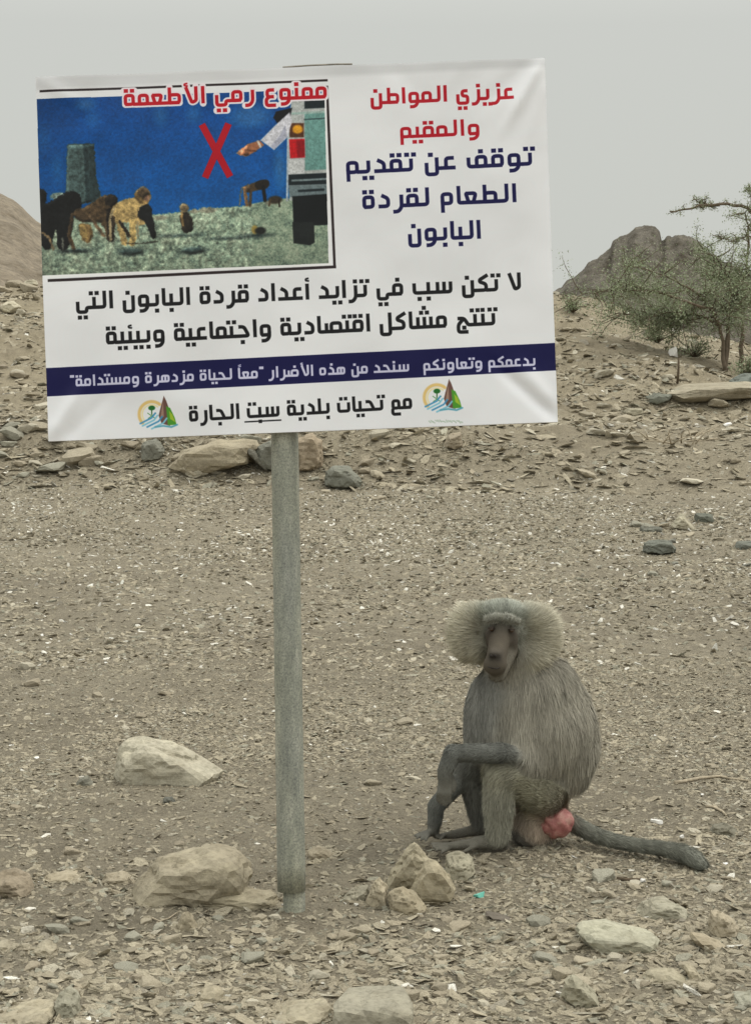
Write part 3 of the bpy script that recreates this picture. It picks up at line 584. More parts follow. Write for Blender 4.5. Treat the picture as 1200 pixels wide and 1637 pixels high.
hull_rock('stone', [(896, 1588), (900, 1562), (915, 1553), (935, 1565), (960, 1590), (955, 1612), (920, 1614)], .09, (.245, .24, .18), 'two toned grey stone standing near the bottom edge', 33, rough=.006, cat='stone')
hull_rock('stone_slab', [(1018, 1565), (1040, 1550), (1075, 1546), (1100, 1560), (1095, 1572), (1040, 1574)], .09, (.275, .25, .18), 'flat brown slab in the lower right gravel', 35, rough=.005, cat='slab')
hull_rock('stone_slab', [(1090, 1540), (1104, 1536), (1128, 1566), (1118, 1570), (1100, 1562)], .05, (.30, .265, .19), 'small leaning slab in the lower right gravel', 36, rough=.003, cat='slab')
hull_rock('stone', [(1163, 1602), (1175, 1588), (1205, 1586), (1212, 1606), (1185, 1612)], .09, (.23, .245, .205), 'green grey stone at the right edge of the photo', 37, rough=.005, cat='stone')
hull_rock('stone_block', [(532, 1665), (532, 1594), (545, 1587), (650, 1588), (662, 1596), (664, 1665)], .15, (.22, .215, .175), 'squared stone block with a pale top at the bottom edge', 39, front=.95, rough=.005, cat='block')
hull_rock('stone_slab', [(424, 1640), (432, 1612), (470, 1604), (528, 1604), (532, 1632), (470, 1640)], .14, (.25, .225, .165), 'grey brown slab left of the squared block', 41, rough=.006, cat='slab')
hull_rock('stone_slab', [(-20, 1645), (-10, 1622), (60, 1604), (90, 1600), (92, 1618), (40, 1640)], .14, (.27, .24, .175), 'broad tan slab in the bottom left corner', 42, rough=.007, cat='slab')
hull_rock('stone', [(92, 1612), (88, 1590), (108, 1576), (126, 1590), (128, 1618), (110, 1628)], .08, (.22, .225, .18), 'grey oval stone beside the corner slab', 43, rough=.005, cat='stone')
hull_rock('boulder', [(-20, 1432), (-12, 1396), (20, 1390), (48, 1400), (58, 1424), (30, 1434)], .14, (.22, .175, .125), 'reddish brown boulder at the left edge', 44, rough=.007, cat='boulder')
hull_rock('stone', [(62, 1410), (75, 1394), (110, 1391), (142, 1400), (138, 1410), (90, 1412)], .09, (.29, .25, .18), 'low tan stone beside the reddish boulder', 45, rough=.005, cat='stone')
hull_rock('stone', [(158, 1412), (170, 1393), (200, 1392), (214, 1402), (210, 1414)], .08, (.26, .225, .165), 'low brown stone left of the long tan boulder', 46, rough=.005, cat='stone')
hull_rock('stone', [(50, 1526), (56, 1508), (75, 1500), (94, 1510), (94, 1524), (75, 1529)], .07, (.28, .25, .185), 'rounded pale brown stone in the lower left', 47, rough=.005, cat='stone')
hull_rock('stone', [(-6, 1522), (-4, 1500), (12, 1496), (28, 1514), (24, 1522)], .07, (.25, .225, .17), 'brown stone cut by the left edge, in the lower left', 48, rough=.005, cat='stone')
hull_rock('stone', [(30, 1492), (34, 1478), (54, 1476), (56, 1488), (44, 1495)], .04, (.50, .48, .42), 'small white stone in the lower left', 49, rough=.003, cat='stone')
hull_rock('stone', [(308, 1595), (322, 1578), (345, 1570), (358, 1584), (352, 1598), (325, 1602)], .07, (.28, .245, .175), 'tan angular stone low and left of the post', 50, rough=.005, cat='stone')
hull_rock('stone', [(492, 1370), (492, 1356), (506, 1350), (532, 1358), (536, 1368), (510, 1374)], .08, (.25, .215, .155), 'brown stone just right of the post foot', 51, rough=.004, cat='stone')
hull_rock('stone_slab', [(770, 1456), (776, 1452), (832, 1470), (830, 1475), (800, 1468)], .05, (.115, .10, .082), 'thin dark flat slab in the gravel below the baboon', 52, rough=.002, cat='slab')
hull_rock('stone', [(1132, 1330), (1140, 1316), (1160, 1312), (1180, 1324), (1176, 1336), (1150, 1337)], .09, (.165, .155, .12), 'dark stone right of the baboon tail', 53, rough=.005, cat='stone')
hull_rock('stone', [(855, 1358), (858, 1350), (872, 1348), (880, 1356), (870, 1361)], .04, (.33, .31, .25), 'small pale stone at the side of the tail', 54, rough=.003, cat='stone')
hull_rock('stone', [(1004, 1368), (1010, 1360), (1026, 1359), (1034, 1367), (1020, 1371)], .04, (.30, .28, .22), 'small pale stone below the middle of the tail', 55, rough=.003, cat='stone')
hull_rock('stone', [(118, 1255), (128, 1240), (140, 1236), (150, 1250), (142, 1258)], .05, (.17, .165, .135), 'small dark stone left of the cream boulder', 56, rough=.003, cat='stone')
hull_rock('stone', [(258, 1284), (262, 1272), (276, 1270), (282, 1280), (270, 1286)], .04, (.10, .10, .085), 'small dark stone below the cream boulder', 57, rough=.003, cat='stone')
# farther stones
hull_rock('boulder', [(1028, 884), (1030, 868), (1048, 861), (1072, 864), (1082, 876), (1078, 886), (1050, 888)], .22, (.125, .13, .11), 'dark boulder with a light top in the pale gravel at the right', 61, drop=-.05, rough=.010, cat='boulder')
hull_rock('stone', [(1020, 850), (1024, 842), (1056, 841), (1060, 849), (1040, 851)], .18, (.11, .11, .09), 'flat dark stone behind the dark boulder', 62, rough=.008, cat='stone')
hull_rock('stone', [(1109, 834), (1110, 820), (1138, 820), (1140, 833), (1124, 836)], .2, (.10, .105, .085), 'squarish dark stone beside the pale bent stone', 63, rough=.008, cat='stone')
hull_rock('stone', [(1070, 842), (1084, 824), (1092, 820), (1098, 836), (1112, 846), (1090, 848)], .18, (.36, .34, .26), 'pale bent stone among the dark stones at the right', 64, rough=.010, cat='stone')
hull_rock('stone', [(1172, 876), (1178, 866), (1215, 864), (1220, 878)], .2, (.13, .135, .115), 'dark flat stone at the right edge in the pale gravel', 65, rough=.008, cat='stone')
hull_rock('boulder', [(514, 776), (520, 752), (532, 743), (558, 742), (578, 768), (576, 780), (545, 784)], .35, (.16, .162, .135), 'dark boulder with a pale flat top right of the post at the rubble', 66, rough=.014, cat='boulder', cuts=3)
hull_rock('stone_slab', [(388, 714), (394, 706), (428, 740), (436, 758), (426, 756)], .25, (.115, .11, .09), 'dark slab leaning diagonally just left of the post', 67, rough=.008, cat='slab')
hull_rock('boulder', [(408, 745), (412, 712), (432, 700), (470, 706), (474, 752), (430, 758)], .35, (.15, .15, .125), 'dark boulder partly hidden behind the post', 68, rough=.014, cat='boulder')
hull_rock('boulder', [(472, 758), (474, 700), (500, 690), (514, 704), (517, 742), (505, 756)], .35, (.255, .195, .135), 'upright reddish brown boulder right behind the post', 69, rough=.016, cat='boulder', cuts=3)
hull_rock('boulder', [(226, 738), (226, 706), (250, 700), (266, 720), (262, 736)], .35, (.15, .15, .125), 'grey boulder below the left part of the sign', 70, rough=.012, cat='boulder')
hull_rock('boulder', [(262, 752), (290, 722), (345, 700), (420, 702), (410, 740), (330, 762)], .6, (.255, .22, .155), 'large sloping tan boulder below the sign, left of the post', 71, rough=.022, cat='boulder', cuts=3)
hull_rock('boulder', [(2, 494), (6, 484), (22, 480), (34, 490), (22, 502), (10, 503)], .4, (.46, .43, .33), 'pale boulder on the left slope under the brown hill', 72, rough=.012, cat='boulder')
hull_rock('boulder', [(36, 456), (42, 447), (58, 446), (62, 455), (50, 460)], .4, (.42, .40, .31), 'pale flat boulder touching the left edge of the sign', 73, rough=.012, cat='boulder', Yf=32)
hull_rock('boulder', [(706, 716), (716, 694), (736, 690), (742, 712), (725, 722)], .3, (.23, .19, .14), 'brown angular boulder under the middle of the sign', 74, rough=.012, cat='boulder')
hull_rock('stone_slab', [(1015, 640), (1034, 626), (1090, 613), (1210, 608), (1220, 636), (1120, 640), (1060, 644)], 1.3, (.25, .225, .17), 'broad pale stone ledge on the slope below the tree', 75, rough=.02, cat='slab')
hull_rock('stone', [(1028, 646), (1030, 634), (1048, 626), (1074, 630), (1070, 640), (1045, 648)], .35, (.13, .135, .11), 'dark stone at the left end of the pale ledge', 76, rough=.01, cat='stone')
hull_rock('boulder', [(1160, 624), (1166, 608), (1190, 596), (1225, 598), (1225, 624)], .7, (.135, .15, .135), 'dark grey green boulder at the right edge under the tree', 77, rough=.02, cat='boulder', cuts=3)
hull_rock('stone', [(994, 660), (1000, 652), (1026, 652), (1028, 660), (1010, 664)], .3, (.30, .28, .21), 'pale flat stone below the dark stone of the ledge', 78, rough=.01, cat='stone')
# mid-sized stones: one by one, sharing shapes
rs_ = random.Random(11)
zones = [ # x0,x1,y0,y1,count,w range,h ratio,colours,label,group
 (0, 440, 1470, 1625, 26, (20, 46), (.30, .6), (TAN, TAN, BRN, GRN, PAL), 'loose stone in the foreground gravel left of the post', 'foreground stones left of the post'),
 (500, 900, 1470, 1625, 26, (20, 46), (.28, .6), (TAN, TAN, BRN, GRN, PAL), 'loose stone in the foreground gravel between post and green slab', 'foreground stones in the middle'),
 (900, 1200, 1400, 1625, 34, (20, 44), (.28, .6), (TAN, TAN, BRN, GRN, PAL), 'loose stone in the foreground gravel at the lower right', 'foreground stones at the lower right'),
 (0, 430, 1060, 1400, 16, (15, 30), (.25, .5), (TAN, BRN, BRN, PAL), 'stone on the gravel flat left of the post', 'stones on the flat left of the post'),
 (500, 1200, 1090, 1330, 12, (15, 32), (.22, .45), (TAN, BRN, PAL, TAN), 'stone on the gravel flat near the baboon', 'stones on the flat near the baboon'),
 (0, 430, 690, 775, 36, (20, 56), (.25, .5), (TAN, GRN, BRN, PAL, GRN), 'rubble slab in the bank below the left half of the sign', 'rubble bank stones below the sign'),
 (470, 720, 700, 800, 18, (14, 34), (.25, .5), (TAN, GRN, BRN, PAL), 'rubble slab in the bank right of the post', 'rubble bank stones right of the post'),
 (0, 70, 560, 700, 12, (14, 40), (.25, .5), (TAN, PAL, BRN), 'stone on the sandy slope at the left edge', 'stones on the left slope'),
 (0, 60, 440, 520, 10, (14, 34), (.3, .6), (TAN, PAL, BRN), 'stone on the crest under the brown hill', 'stones on the left crest'),
 (890, 1200, 640, 790, 26, (14, 44), (.2, .4), (TAN, PAL, BRN, TAN), 'flat stone on the slope right of the sign', 'stones on the slope right of the sign'),
 (890, 1150, 480, 640, 14, (12, 34), (.25, .5), (TAN, PAL, BRN), 'stone on the upper slope between sign and tree', 'stones on the upper slope'),
 (1000, 1200, 820, 930, 16, (12, 28), (.3, .5), (GRN, PAL, DRK, TAN), 'stone in the pale gravel patch at the right', 'stones of the pale gravel patch')]
SZW = ('small', 'medium sized', 'larger'); CNM = {TAN: 'tan', BRN: 'brown', GRN: 'grey green', PAL: 'pale', DRK: 'dark'}
for x0, x1, y0, y1, n, wr, hr, cols, lab, grp in zones:
    for _ in range(n):
        px, py = rs_.uniform(x0, x1), rs_.uniform(y0, y1); w = wr[0] + (wr[1] - wr[0]) * rs_.random() ** 2.2; c = rs_.choice(cols); v = rs_.uniform(.85, 1.15)
        Y = hit(px, py); d = w * Y / FPX * rs_.uniform(.6, 1.1)
        stone_at(px, py, w, w * rs_.uniform(*hr), d, tuple(q * v for q in c), SZW[min(2, int(3 * (w - wr[0]) / (wr[1] - wr[0])))] + ' ' + CNM[c] + ' ' + lab, SZW[min(2, int(3 * (w - wr[0]) / (wr[1] - wr[0])))] + ' ' + CNM[c] + ' ' + grp, rs=rs_, tilt=(rs_.uniform(-.25, .25), rs_.uniform(-.3, .3)))
# ---------------------------------------------------------------- loose gravel (uncountable): shards instanced on points
def gravel_mat():
    m, nt, b = new_mat('gravel_shards', .9, .2); a = N(nt, 'ShaderNodeAttribute', attribute_type='INSTANCER', attribute_name='tint')
    g = N(nt, 'ShaderNodeTexCoord').outputs['Object']; n = noise_tex(nt, 2.5, 4, .6, g); r = ramp(nt, [(.3, (.78, .77, .75)), (.7, (1.2, 1.2, 1.18))]); nt.links.new(n.outputs[0], r.inputs[0])
    nt.links.new(mixc(nt, 'MULTIPLY', 1.0, a.outputs['Color'], r.outputs[0]), b.inputs['Base Color']); bump(nt, b, n.outputs[0], .5, .1)
    return m
M_grav = gravel_mat()
lib = bpy.data.collections.new('shard_shapes')
for k in range(10):
    rs = np.random.RandomState(300 + k); bm = bmesh.new()
    nn = 8 + k % 5
    for _ in range(nn):
        a = rs.uniform(0, 6.28); q = rs.uniform(.6, 1); bm.verts.new((math.cos(a) * q * (1 + .5 * (k % 3)), math.sin(a) * q, rs.uniform(-.5, .5)))
    r = bmesh.ops.convex_hull(bm, input=bm.verts); bmesh.ops.delete(bm, geom=list({g for g in r['geom_interior'] + r['geom_unused'] if isinstance(g, bmesh.types.BMVert)}), context='VERTS')
    me = bpy.data.meshes.new('shard'); bm.to_mesh(me); bm.free(); me.shade_flat(); me.materials.append(M_grav); lib.objects.link(bpy.data.objects.new('shard', me))
def gravel(name, label, XY, size, tint, tilt, aspect):
    n = len(XY); rs = np.random.RandomState(n); x, y = XY.T; z = gz(x, y)
    sc3 = np.stack([size * rs.uniform(.8, 1.3, n), size * rs.uniform(.6, 1.0, n), size * aspect * rs.uniform(.5, 1.4, n)], 1) * .5
    V = np.stack([x, y, z + sc3[:, 2] * .0], 1).astype(np.float32)
    rot = np.stack([rs.normal(0, tilt, n), rs.normal(0, tilt, n), rs.uniform(0, 6.28, n)], 1)
    me = bpy.data.meshes.new(name); me.vertices.add(n); me.vertices.foreach_set('co', V.ravel())
    for an, ty, key, val in (('rot', 'FLOAT_VECTOR', 'vector', rot), ('scl', 'FLOAT_VECTOR', 'vector', sc3), ('tint', 'FLOAT_COLOR', 'color', np.c_[tint, np.ones(n)])):
        a = me.attributes.new(an, ty, 'POINT'); a.data.foreach_set(key, val.astype(np.float32).ravel())
    a = me.attributes.new('pick', 'INT', 'POINT'); a.data.foreach_set('value', rs.randint(0, 10, n).astype(np.int32)); me.update()
    o = bpy.data.objects.new(name, me); COL.objects.link(o); tag(o, label, 'gravel', kind='stuff')
    gn = bpy.data.node_groups.new(name, 'GeometryNodeTree')
    gn.interface.new_socket('Geometry', in_out='INPUT', socket_type='NodeSocketGeometry'); gn.interface.new_socket('Geometry', in_out='OUTPUT', socket_type='NodeSocketGeometry')
    gi, go = N(gn, 'NodeGroupInput'), N(gn, 'NodeGroupOutput'); ip = N(gn, 'GeometryNodeInstanceOnPoints'); ci = N(gn, 'GeometryNodeCollectionInfo')
    ci.inputs['Collection'].default_value = lib; ci.inputs['Separate Children'].default_value = True; ci.inputs['Reset Children'].default_value = True
    def na(nm, ty): q = N(gn, 'GeometryNodeInputNamedAttribute', data_type=ty); q.inputs['Name'].default_value = nm; return q.outputs[0]
    lk = gn.links.new; lk(gi.outputs[0], ip.inputs['Points']); lk(ci.outputs[0], ip.inputs['Instance']); ip.inputs['Pick Instance'].default_value = True
    lk(na('pick', 'INT'), ip.inputs['Instance Index']); lk(na('rot', 'FLOAT_VECTOR'), ip.inputs['Rotation']); lk(na('scl', 'FLOAT_VECTOR'), ip.inputs['Scale']); lk(ip.outputs[0], go.inputs[0])
    md = o.modifiers.new('scatter', 'NODES'); md.node_group = gn; return o
rg = np.random.RandomState(21)
def wedge(n, ya, yb, p=1.0, hs=.30):              # points spread over the ground in view and well to its sides
    u = rg.rand(n); y = (ya ** (p + 1) + u * (yb ** (p + 1) - ya ** (p + 1))) ** (1 / (p + 1)); return np.stack([rg.uniform(-hs, hs, n) * y, y], 1)
def tints(n, w, XY):
    pal = np.array([(.335, .298, .226), (.36, .323, .247), (.305, .268, .203), (.295, .284, .228), (.41, .378, .305), (.74, .72, .66), (.25, .227, .184)])
    t = pal[rg.choice(7, n, p=np.array(w) / sum(w))] * rg.uniform(.82, 1.18, (n, 1))
    return np.clip(t * (1 + .35 * fbm(XY[:, 0] * 1.2, XY[:, 1] * .8, 3, 90))[:, None], .02, .85)
def keep(XY, sz):                                 # clear space in and round the post foot
    d = np.hypot(XY[:, 0] + .196, XY[:, 1] - 4.45); return d > .03 + sz
def scatter(name, label, n, ya, yb, s0, s1, pw, w, tilt=.28, aspect=.35, p=1.0, dens=None):
    XY = wedge(n, ya, yb, p); sz = s0 + (s1 - s0) * rg.rand(n) ** pw; k = keep(XY, sz)
    if dens is not None: k &= rg.rand(n) < dens(XY[:, 0], XY[:, 1])
    XY, sz = XY[k], sz[k]; return gravel(name, label, XY, sz, tints(len(XY), w, XY), tilt, aspect)
W0 = (32, 24, 19, 10, 8, .8, 4)
patch = lambda x, y: .34 + 1.0 * ss(.2, .75, vn(x * 1.5, y * 1.1, 91)) * (.6 + .8 * vn(x * 5, y * 4, 92))
scatter('gravel', 'fine brown gravel and chips covering the near ground round the post and baboon', 170000, 3.0, 8.0, .005, .022, 2.2, W0, .25, .62, 1.0, patch)
scatter('gravel', 'coarser flat stone shards packed over the foreground below the post and baboon', 20000, 3.0, 4.9, .012, .046, 2.4, (36, 26, 18, 10, 6, .4, 3), .22, .62, 0.0, lambda x, y: (.25 + .9 * vn(x * 2.2, y * 2.2, 93)) * (1 - .8 * ss(3.9, 4.5, y)))
scatter('gravel', 'coarser flat stone shards scattered over the flat round the baboon', 3600, 4.6, 8.5, .020, .046, 2.6, (32, 26, 14, 10, 12, .8, 3), .18, .36, .6, patch)
scatter('gravel', 'brown gravel of the wide flat between the baboon and the rubble bank', 110000, 7.5, 17.5, .012, .045, 2.2, (28, 22, 17, 10, 15, 3.5, 4), .28, .62, 1.0, lambda x, y: patch(x, y) * (1 - .8 * np.exp(-((y - 16.3) / .9) ** 2) * ss(.3, 1.2, x)))
scatter('gravel', 'bright pale chips strewn over the far part of the gravel flat', 20000, 8.0, 16.8, .012, .044, 2.2, (8, 10, 4, 6, 36, 34, 1), .45, .5, 1.2, lambda x, y: (.12 + ss(.30, .70, vn(x * .8, y * .5, 95))) * (.35 + .65 * ss(9.5, 12, y)) * (.55 + .6 * ss(-.5, 2.5, x)))
scatter('rubble', 'broken slabs and stones of the rubble bank and the hillside', 70000, 16.2, 31, .02, .15, 3.6, (26, 26, 14, 12, 16, 2.5, 5), .30, .38, 1.0, lambda x, y: .25 + .75 * ss(.42, .7, vn(x * .7, y * .9, 97)) + 1.6 * np.exp(-((y - 17.5) / 1.0) ** 2) * (x < 1.0))
pts_, sz_ = [], []
for bx_, by_, hx_, hy_, lx_ in SKIRT:             # chips and grit that have gathered round the feet of the bigger stones
    nk = int(min(420, 60 + 2200 * (hx_ - lx_) * hy_ * 2 + 260 * (hx_ - lx_))); a = rg.uniform(0, 6.28, nk); q = rg.uniform(.82, 1.25, nk); cx_ = (hx_ + lx_) / 2
    pts_.append(np.stack([bx_ + cx_ + np.cos(a) * q * (hx_ - lx_) / 2, by_ + np.sin(a) * q * hy_], 1)); sz_.append(.006 + .022 * rg.rand(nk) ** 2.2 * (1 + (by_ > 12)))
pts_, sz_ = np.vstack(pts_), np.concatenate(sz_)
gravel('gravel', 'grit and chips gathered round the feet of the bigger stones', pts_, sz_, tints(len(pts_), W0, pts_), .3, .8)
# ---------------------------------------------------------------- sign
YS = hit(470, 1457); KS = YS * (CP + (818.5 - 1458) / FPX * SP) ** -1 / FPX
M_galv, nt, b = new_mat('galvanised_pipe', .6, .35)
g = N(nt, 'ShaderNodeTexCoord').outputs['Object']; mp = N(nt, 'ShaderNodeMapping'); mp.inputs['Scale'].default_value = (1, 1, .22); nt.links.new(g, mp.inputs[0])
n1 = noise_tex(nt, 38, 5, .7, mp.outputs[0]); n2 = noise_tex(nt, 220, 3, .8, g); n3 = noise_tex(nt, 4, 3, .6, mp.outputs[0])
r1 = ramp(nt, [(.3, (.22, .23, .20)), (.52, (.30, .31, .265)), (.72, (.42, .42, .36))]); nt.links.new(n1.outputs[0], r1.inputs[0])
r2 = ramp(nt, [(.36, (.62, .62, .66)), (.5, (1, 1, 1)), (.66, (1.25, 1.25, 1.2))]); nt.links.new(n2.outputs[0], r2.inputs[0])
r3 = ramp(nt, [(.35, (.85, .86, .92)), (.65, (1.1, 1.08, .98))]); nt.links.new(n3.outputs[0], r3.inputs[0])
nt.links.new(mixc(nt, 'MULTIPLY', 1.0, mixc(nt, 'MULTIPLY', 1.0, r1.outputs[0], r2.outputs[0]), r3.outputs[0]), b.inputs['Base Color']); b.inputs['Metallic'].default_value = .25; bump(nt, b, n2.outputs[0], .35, .002)
M_steel = plain('dull_steel', (.22, .22, .21), .5, .4, .2, 60, .4)
M_back = plain('sheet_metal_back', (.42, .42, .41), .5, .4, .1, 12, .5)
px2m = KS
foot = P(470, 1458, YS); foot.z = float(gz(foot.x, YS))
sign = empty('sign', foot, 'white printed warning sign with Arabic text and a monkey picture, on a grey pipe post', 'sign')
sign.rotation_euler = (-PITCH, 0, 0)               # the whole sign leans back a little
def W(px, py, d=0.0): f = 1 + d / (KS * FPX); return Vector((((px - 600) * f + 130) * KS, d, ((818.5 - py) * f + 639.5) * KS))
def pipe(name, a, b_, ra, rb, lab=None):
    n = 26; pts = [a.lerp(b_, i / (n - 1)) for i in range(n)]; V, F = tube(pts, [(ra + (rb - ra) * i / (n - 1)) * (1 + .012 * math.sin(i * 1.7)) for i in range(n)], 28)
    o = mesh_obj(name, V, F, M_galv, sign, smooth=True)
    for p_ in o.data.polygons:
        if len(p_.vertices) > 4: p_.use_smooth = False
    if lab: o['label'] = lab
    return o
post = pipe('post', W(466.0, 1426, .0), W(449.5, 330, .0), 22.6 * px2m, 21.2 * px2m)
stub = pipe('post_foot', W(470.5, 1478, .006), W(470.0, 1418, .006), 17.6 * px2m, 17.6 * px2m, 'narrower foot pipe under the end of the main pipe')
# banner sheet cut along the edges of its printed areas; one surface, gently puckered
SD = -.052; O, BX, BY = W(57, 126, SD), W(870, 95, SD) - W(57, 126, SD), W(78, 708, SD) - W(57, 126, SD)
def fold(u, v, a, b_, w, amp):
    ax, ay = a; dx, dy = b_[0] - ax, b_[1] - ay; Ln = math.hypot(dx, dy); dx /= Ln; dy /= Ln
    t = ((u - ax) * dx + (v - ay) * dy) / Ln; q = -(u - ax) * dy + (v - ay) * dx
    return amp * np.exp(-(q / w) ** 2) * ss(-.05, .25, t) * (1 - ss(.5, 1.05, t))
def pucker(u, v):                                 # metres towards the viewer
    d = .007 * fbm(u / 150, v / 120, 3, 33) + .0016 * fbm(u / 45 + v / 90, v / 60, 3, 34)
    d = d + fold(u, v, (815, -5), (735, 130), 10, .0095) - fold(u, v, (800, -5), (700, 90), 14, .0040) + fold(u, v, (818, 20), (770, 170), 12, .004)
    d = d + fold(u, v, (818, 585), (700, 470), 9, -.0095) + fold(u, v, (812, 560), (740, 470), 12, .0045) + fold(u, v, (-4, 585), (70, 480), 12, .0080) - fold(u, v, (20, 588), (110, 500), 10, .0035)
    d = d + fold(u, v, (-4, -4), (90, 60), 12, .0030) + fold(u, v, (60, 470), (330, 560), 26, .0030) - fold(u, v, (560, -8), (640, 80), 20, .0030) + fold(u, v, (690, -6), (640, 60), 14, .0025)
    d = d + .0018 * np.sin(u / 34 + .7 * np.sin(v / 50)) * np.exp(-v / 26)
    return d
img = bpy.data.images.new('banner_print', int(BWU * PS), int(BHU * PS)); art = draw_banner()[::-1]
img.pixels.foreach_set(np.dstack([art, np.ones(art.shape[:2])]).astype(np.float32).ravel()); img.update(); img.pack()
M_print, nt, b = new_mat('printed_flex', .42, .28)
it = N(nt, 'ShaderNodeTexImage'); it.image = img; it.extension = 'EXTEND'; it.interpolation = 'Cubic'; nt.links.new(it.outputs[0], b.inputs['Base Color'])
nf = noise_tex(nt, 420, 2, .5, N(nt, 'ShaderNodeTexCoord').outputs['Object']); bump(nt, b, nf.outputs[0], .08, .001)
nr = noise_tex(nt, 5, 3, .5, N(nt, 'ShaderNodeTexCoord').outputs['Object']); rr_ = ramp(nt, [(.3, (.36, .36, .36)), (.7, (.52, .52, .52))]); nt.links.new(nr.outputs[0], rr_.inputs[0]); nt.links.new(rr_.outputs[0], b.inputs['Roughness'])
GU, GV = 204, 146; uu = np.linspace(0, BWU, GU + 1); vv = np.linspace(0, BHU, GV + 1)
cu, cv = np.meshgrid((uu[:-1] + uu[1:]) / 2, (vv[:-1] + vv[1:]) / 2); own = np.zeros(cu.shape, int)
def Ri(pts): p = np.array([S(*q) for q in pts]); return p[:, 0].min(), p[:, 0].max(), p[:, 1].min(), p[:, 1].max()
band_v = lambda u: np.interp(u, [0, BWU], [S(75, 590.8)[1], S(889, 550.5)[1]])
REG = [('picture_panel', 'printed photo of monkeys under a blue sky with a red cross', lambda u, v: (u < S(536, 300)[0]) & (v > 14) & (v < 326)),
 ('red_heading', 'red heading with white outline across the top of the printed photo', lambda u, v: (u > S(192, 150)[0]) & (u < S(528, 150)[0]) & (v > 8) & (v < 56)),
 ('red_text_line', 'first red text line at the top right', lambda u, v: (u > S(585, 150)[0]) & (u < S(828, 150)[0]) & (v > 27) & (v < 83)),
 ('red_text_line', 'second and shorter red text line', lambda u, v: (u > S(632, 200)[0]) & (u < S(772, 200)[0]) & (v > 84) & (v < 137)),
 ('navy_text_line', 'first navy text line below the red lines', lambda u, v: (u > S(545, 260)[0]) & (u < S(855, 260)[0]) & (v > 138) & (v < 200)),
 ('navy_text_line', 'second navy text line', lambda u, v: (u > S(572, 320)[0]) & (u < S(832, 320)[0]) & (v > 201) & (v < 254)),
 ('navy_text_line', 'third and shortest navy text line', lambda u, v: (u > S(645, 380)[0]) & (u < S(775, 380)[0]) & (v > 255) & (v < 318)),
 ('black_text_line', 'long black text line under the picture', lambda u, v: (u > 50) & (u < 785) & (v > 333) & (v < 392)),
 ('black_text_line', 'second black text line just above the blue band', lambda u, v: (u > 95) & (u < 745) & (v > 393) & (v < 447)),
 ('blue_band', 'dark blue band with one line of white text', lambda u, v: (v > band_v(u)) & (v < band_v(u) + 44.5)),
 ('black_text_line', 'black text line at the bottom between two emblems', lambda u, v: (u > 222) & (u < 590) & (v > 512) & (v < 570)),
 ('emblem', 'left round emblem with palm, peak and waves', lambda u, v: (u > 142) & (u < 214) & (v > 506) & (v < 575)),
 ('emblem', 'right round emblem with palm, peak and waves', lambda u, v: (u > 600) & (u < 668) & (v > 506) & (v < 582))]
for k, (_, _, f) in enumerate(REG): own[f(cu, cv)] = k + 1
def bpos(u, v, d=0.0):
    u = np.asarray(u, float); v = np.asarray(v, float); q = np.array(O)[None] + u[:, None] / BWU * np.array(BX)[None] + v[:, None] / BHU * np.array(BY)[None]
    q[:, 1] += -pucker(u, v) + d; return q
def sheet_part(name, lab, mask):
    jj, ii = np.nonzero(mask); F = np.stack([jj * (GU + 1) + ii, (jj + 1) * (GU + 1) + ii, (jj + 1) * (GU + 1) + ii + 1, jj * (GU + 1) + ii + 1], 1)
    ids, inv = np.unique(F, return_inverse=True); F = inv.reshape(F.shape); u = uu[ids % (GU + 1)]; v = vv[ids // (GU + 1)]
    o = mesh_obj(name, bpos(u, v), F, M_print, sign, smooth=True); uvl = o.data.uv_layers.new(name='UVMap')
    uvl.data.foreach_set('uv', np.stack([u[F] / BWU, 1 - v[F] / BHU], -1).astype(np.float32).ravel())
    if lab: o['label'] = lab
    return o
sheet_part('banner_sheet', None, own == 0)
for k, (nm, lab, _) in enumerate(REG): sheet_part(nm, lab, own == k + 1)
# the sheet folds back round the frame
M_flex = plain('white_flex_edge', (.62, .62, .63), .5, .35, .04, 20)
def edge(us, vs):
    a = bpos(us, vs); c = bpos(us, vs, .03); c[:, 1] = .030 + SD
    n = len(us); V = np.vstack([a, c]); F = [(i, i + 1, n + i + 1, n + i) for i in range(n - 1)]; return V, F
mesh_obj('folded_edge', *join([edge(uu, uu * 0), edge(uu, uu * 0 + BHU), edge(vv * 0, vv), edge(vv * 0 + BWU, vv)]), M_flex, sign, smooth=True)
def bar(name, ua, va, ub, vb, r=.012, y=-.032, mat=M_steel):
    a, c = [Vector(bpos([q[0]], [q[1]])[0]) for q in ((ua, va), (ub, vb))]; a.y = c.y = y; d = (c - a).normalized(); s = Vector((0, 1, 0)); t = d.cross(s)
    V = [p + s * r * i + t * r * j for p in (a, c) for i, j in ((-1, -1), (1, -1), (1, 1), (-1, 1))]
    return mesh_obj(name, V, [(0, 1, 2, 3), (7, 6, 5, 4), (0, 4, 5, 1), (1, 5, 6, 2), (2, 6, 7, 3), (3, 7, 4, 0)], mat, sign)
for q in ((7, 8, 806, 8), (7, 574, 806, 574), (9, 17, 9, 565), (804, 17, 804, 565)): bar('frame_bar', *q)
for u in (330, 455): pass
V = [Vector(bpos([u], [v])[0]) for u, v in ((3, 3), (810, 3), (810, 579), (3, 579))]
for v in V: v.y = -.016
V += [v + Vector((0, .003, 0)) for v in V[:4]]
mesh_obj('back_plate', V, [(0, 3, 2, 1), (4, 5, 6, 7), (0, 1, 5, 4), (1, 2, 6, 5), (2, 3, 7, 6), (3, 0, 4, 7)], M_back, sign)
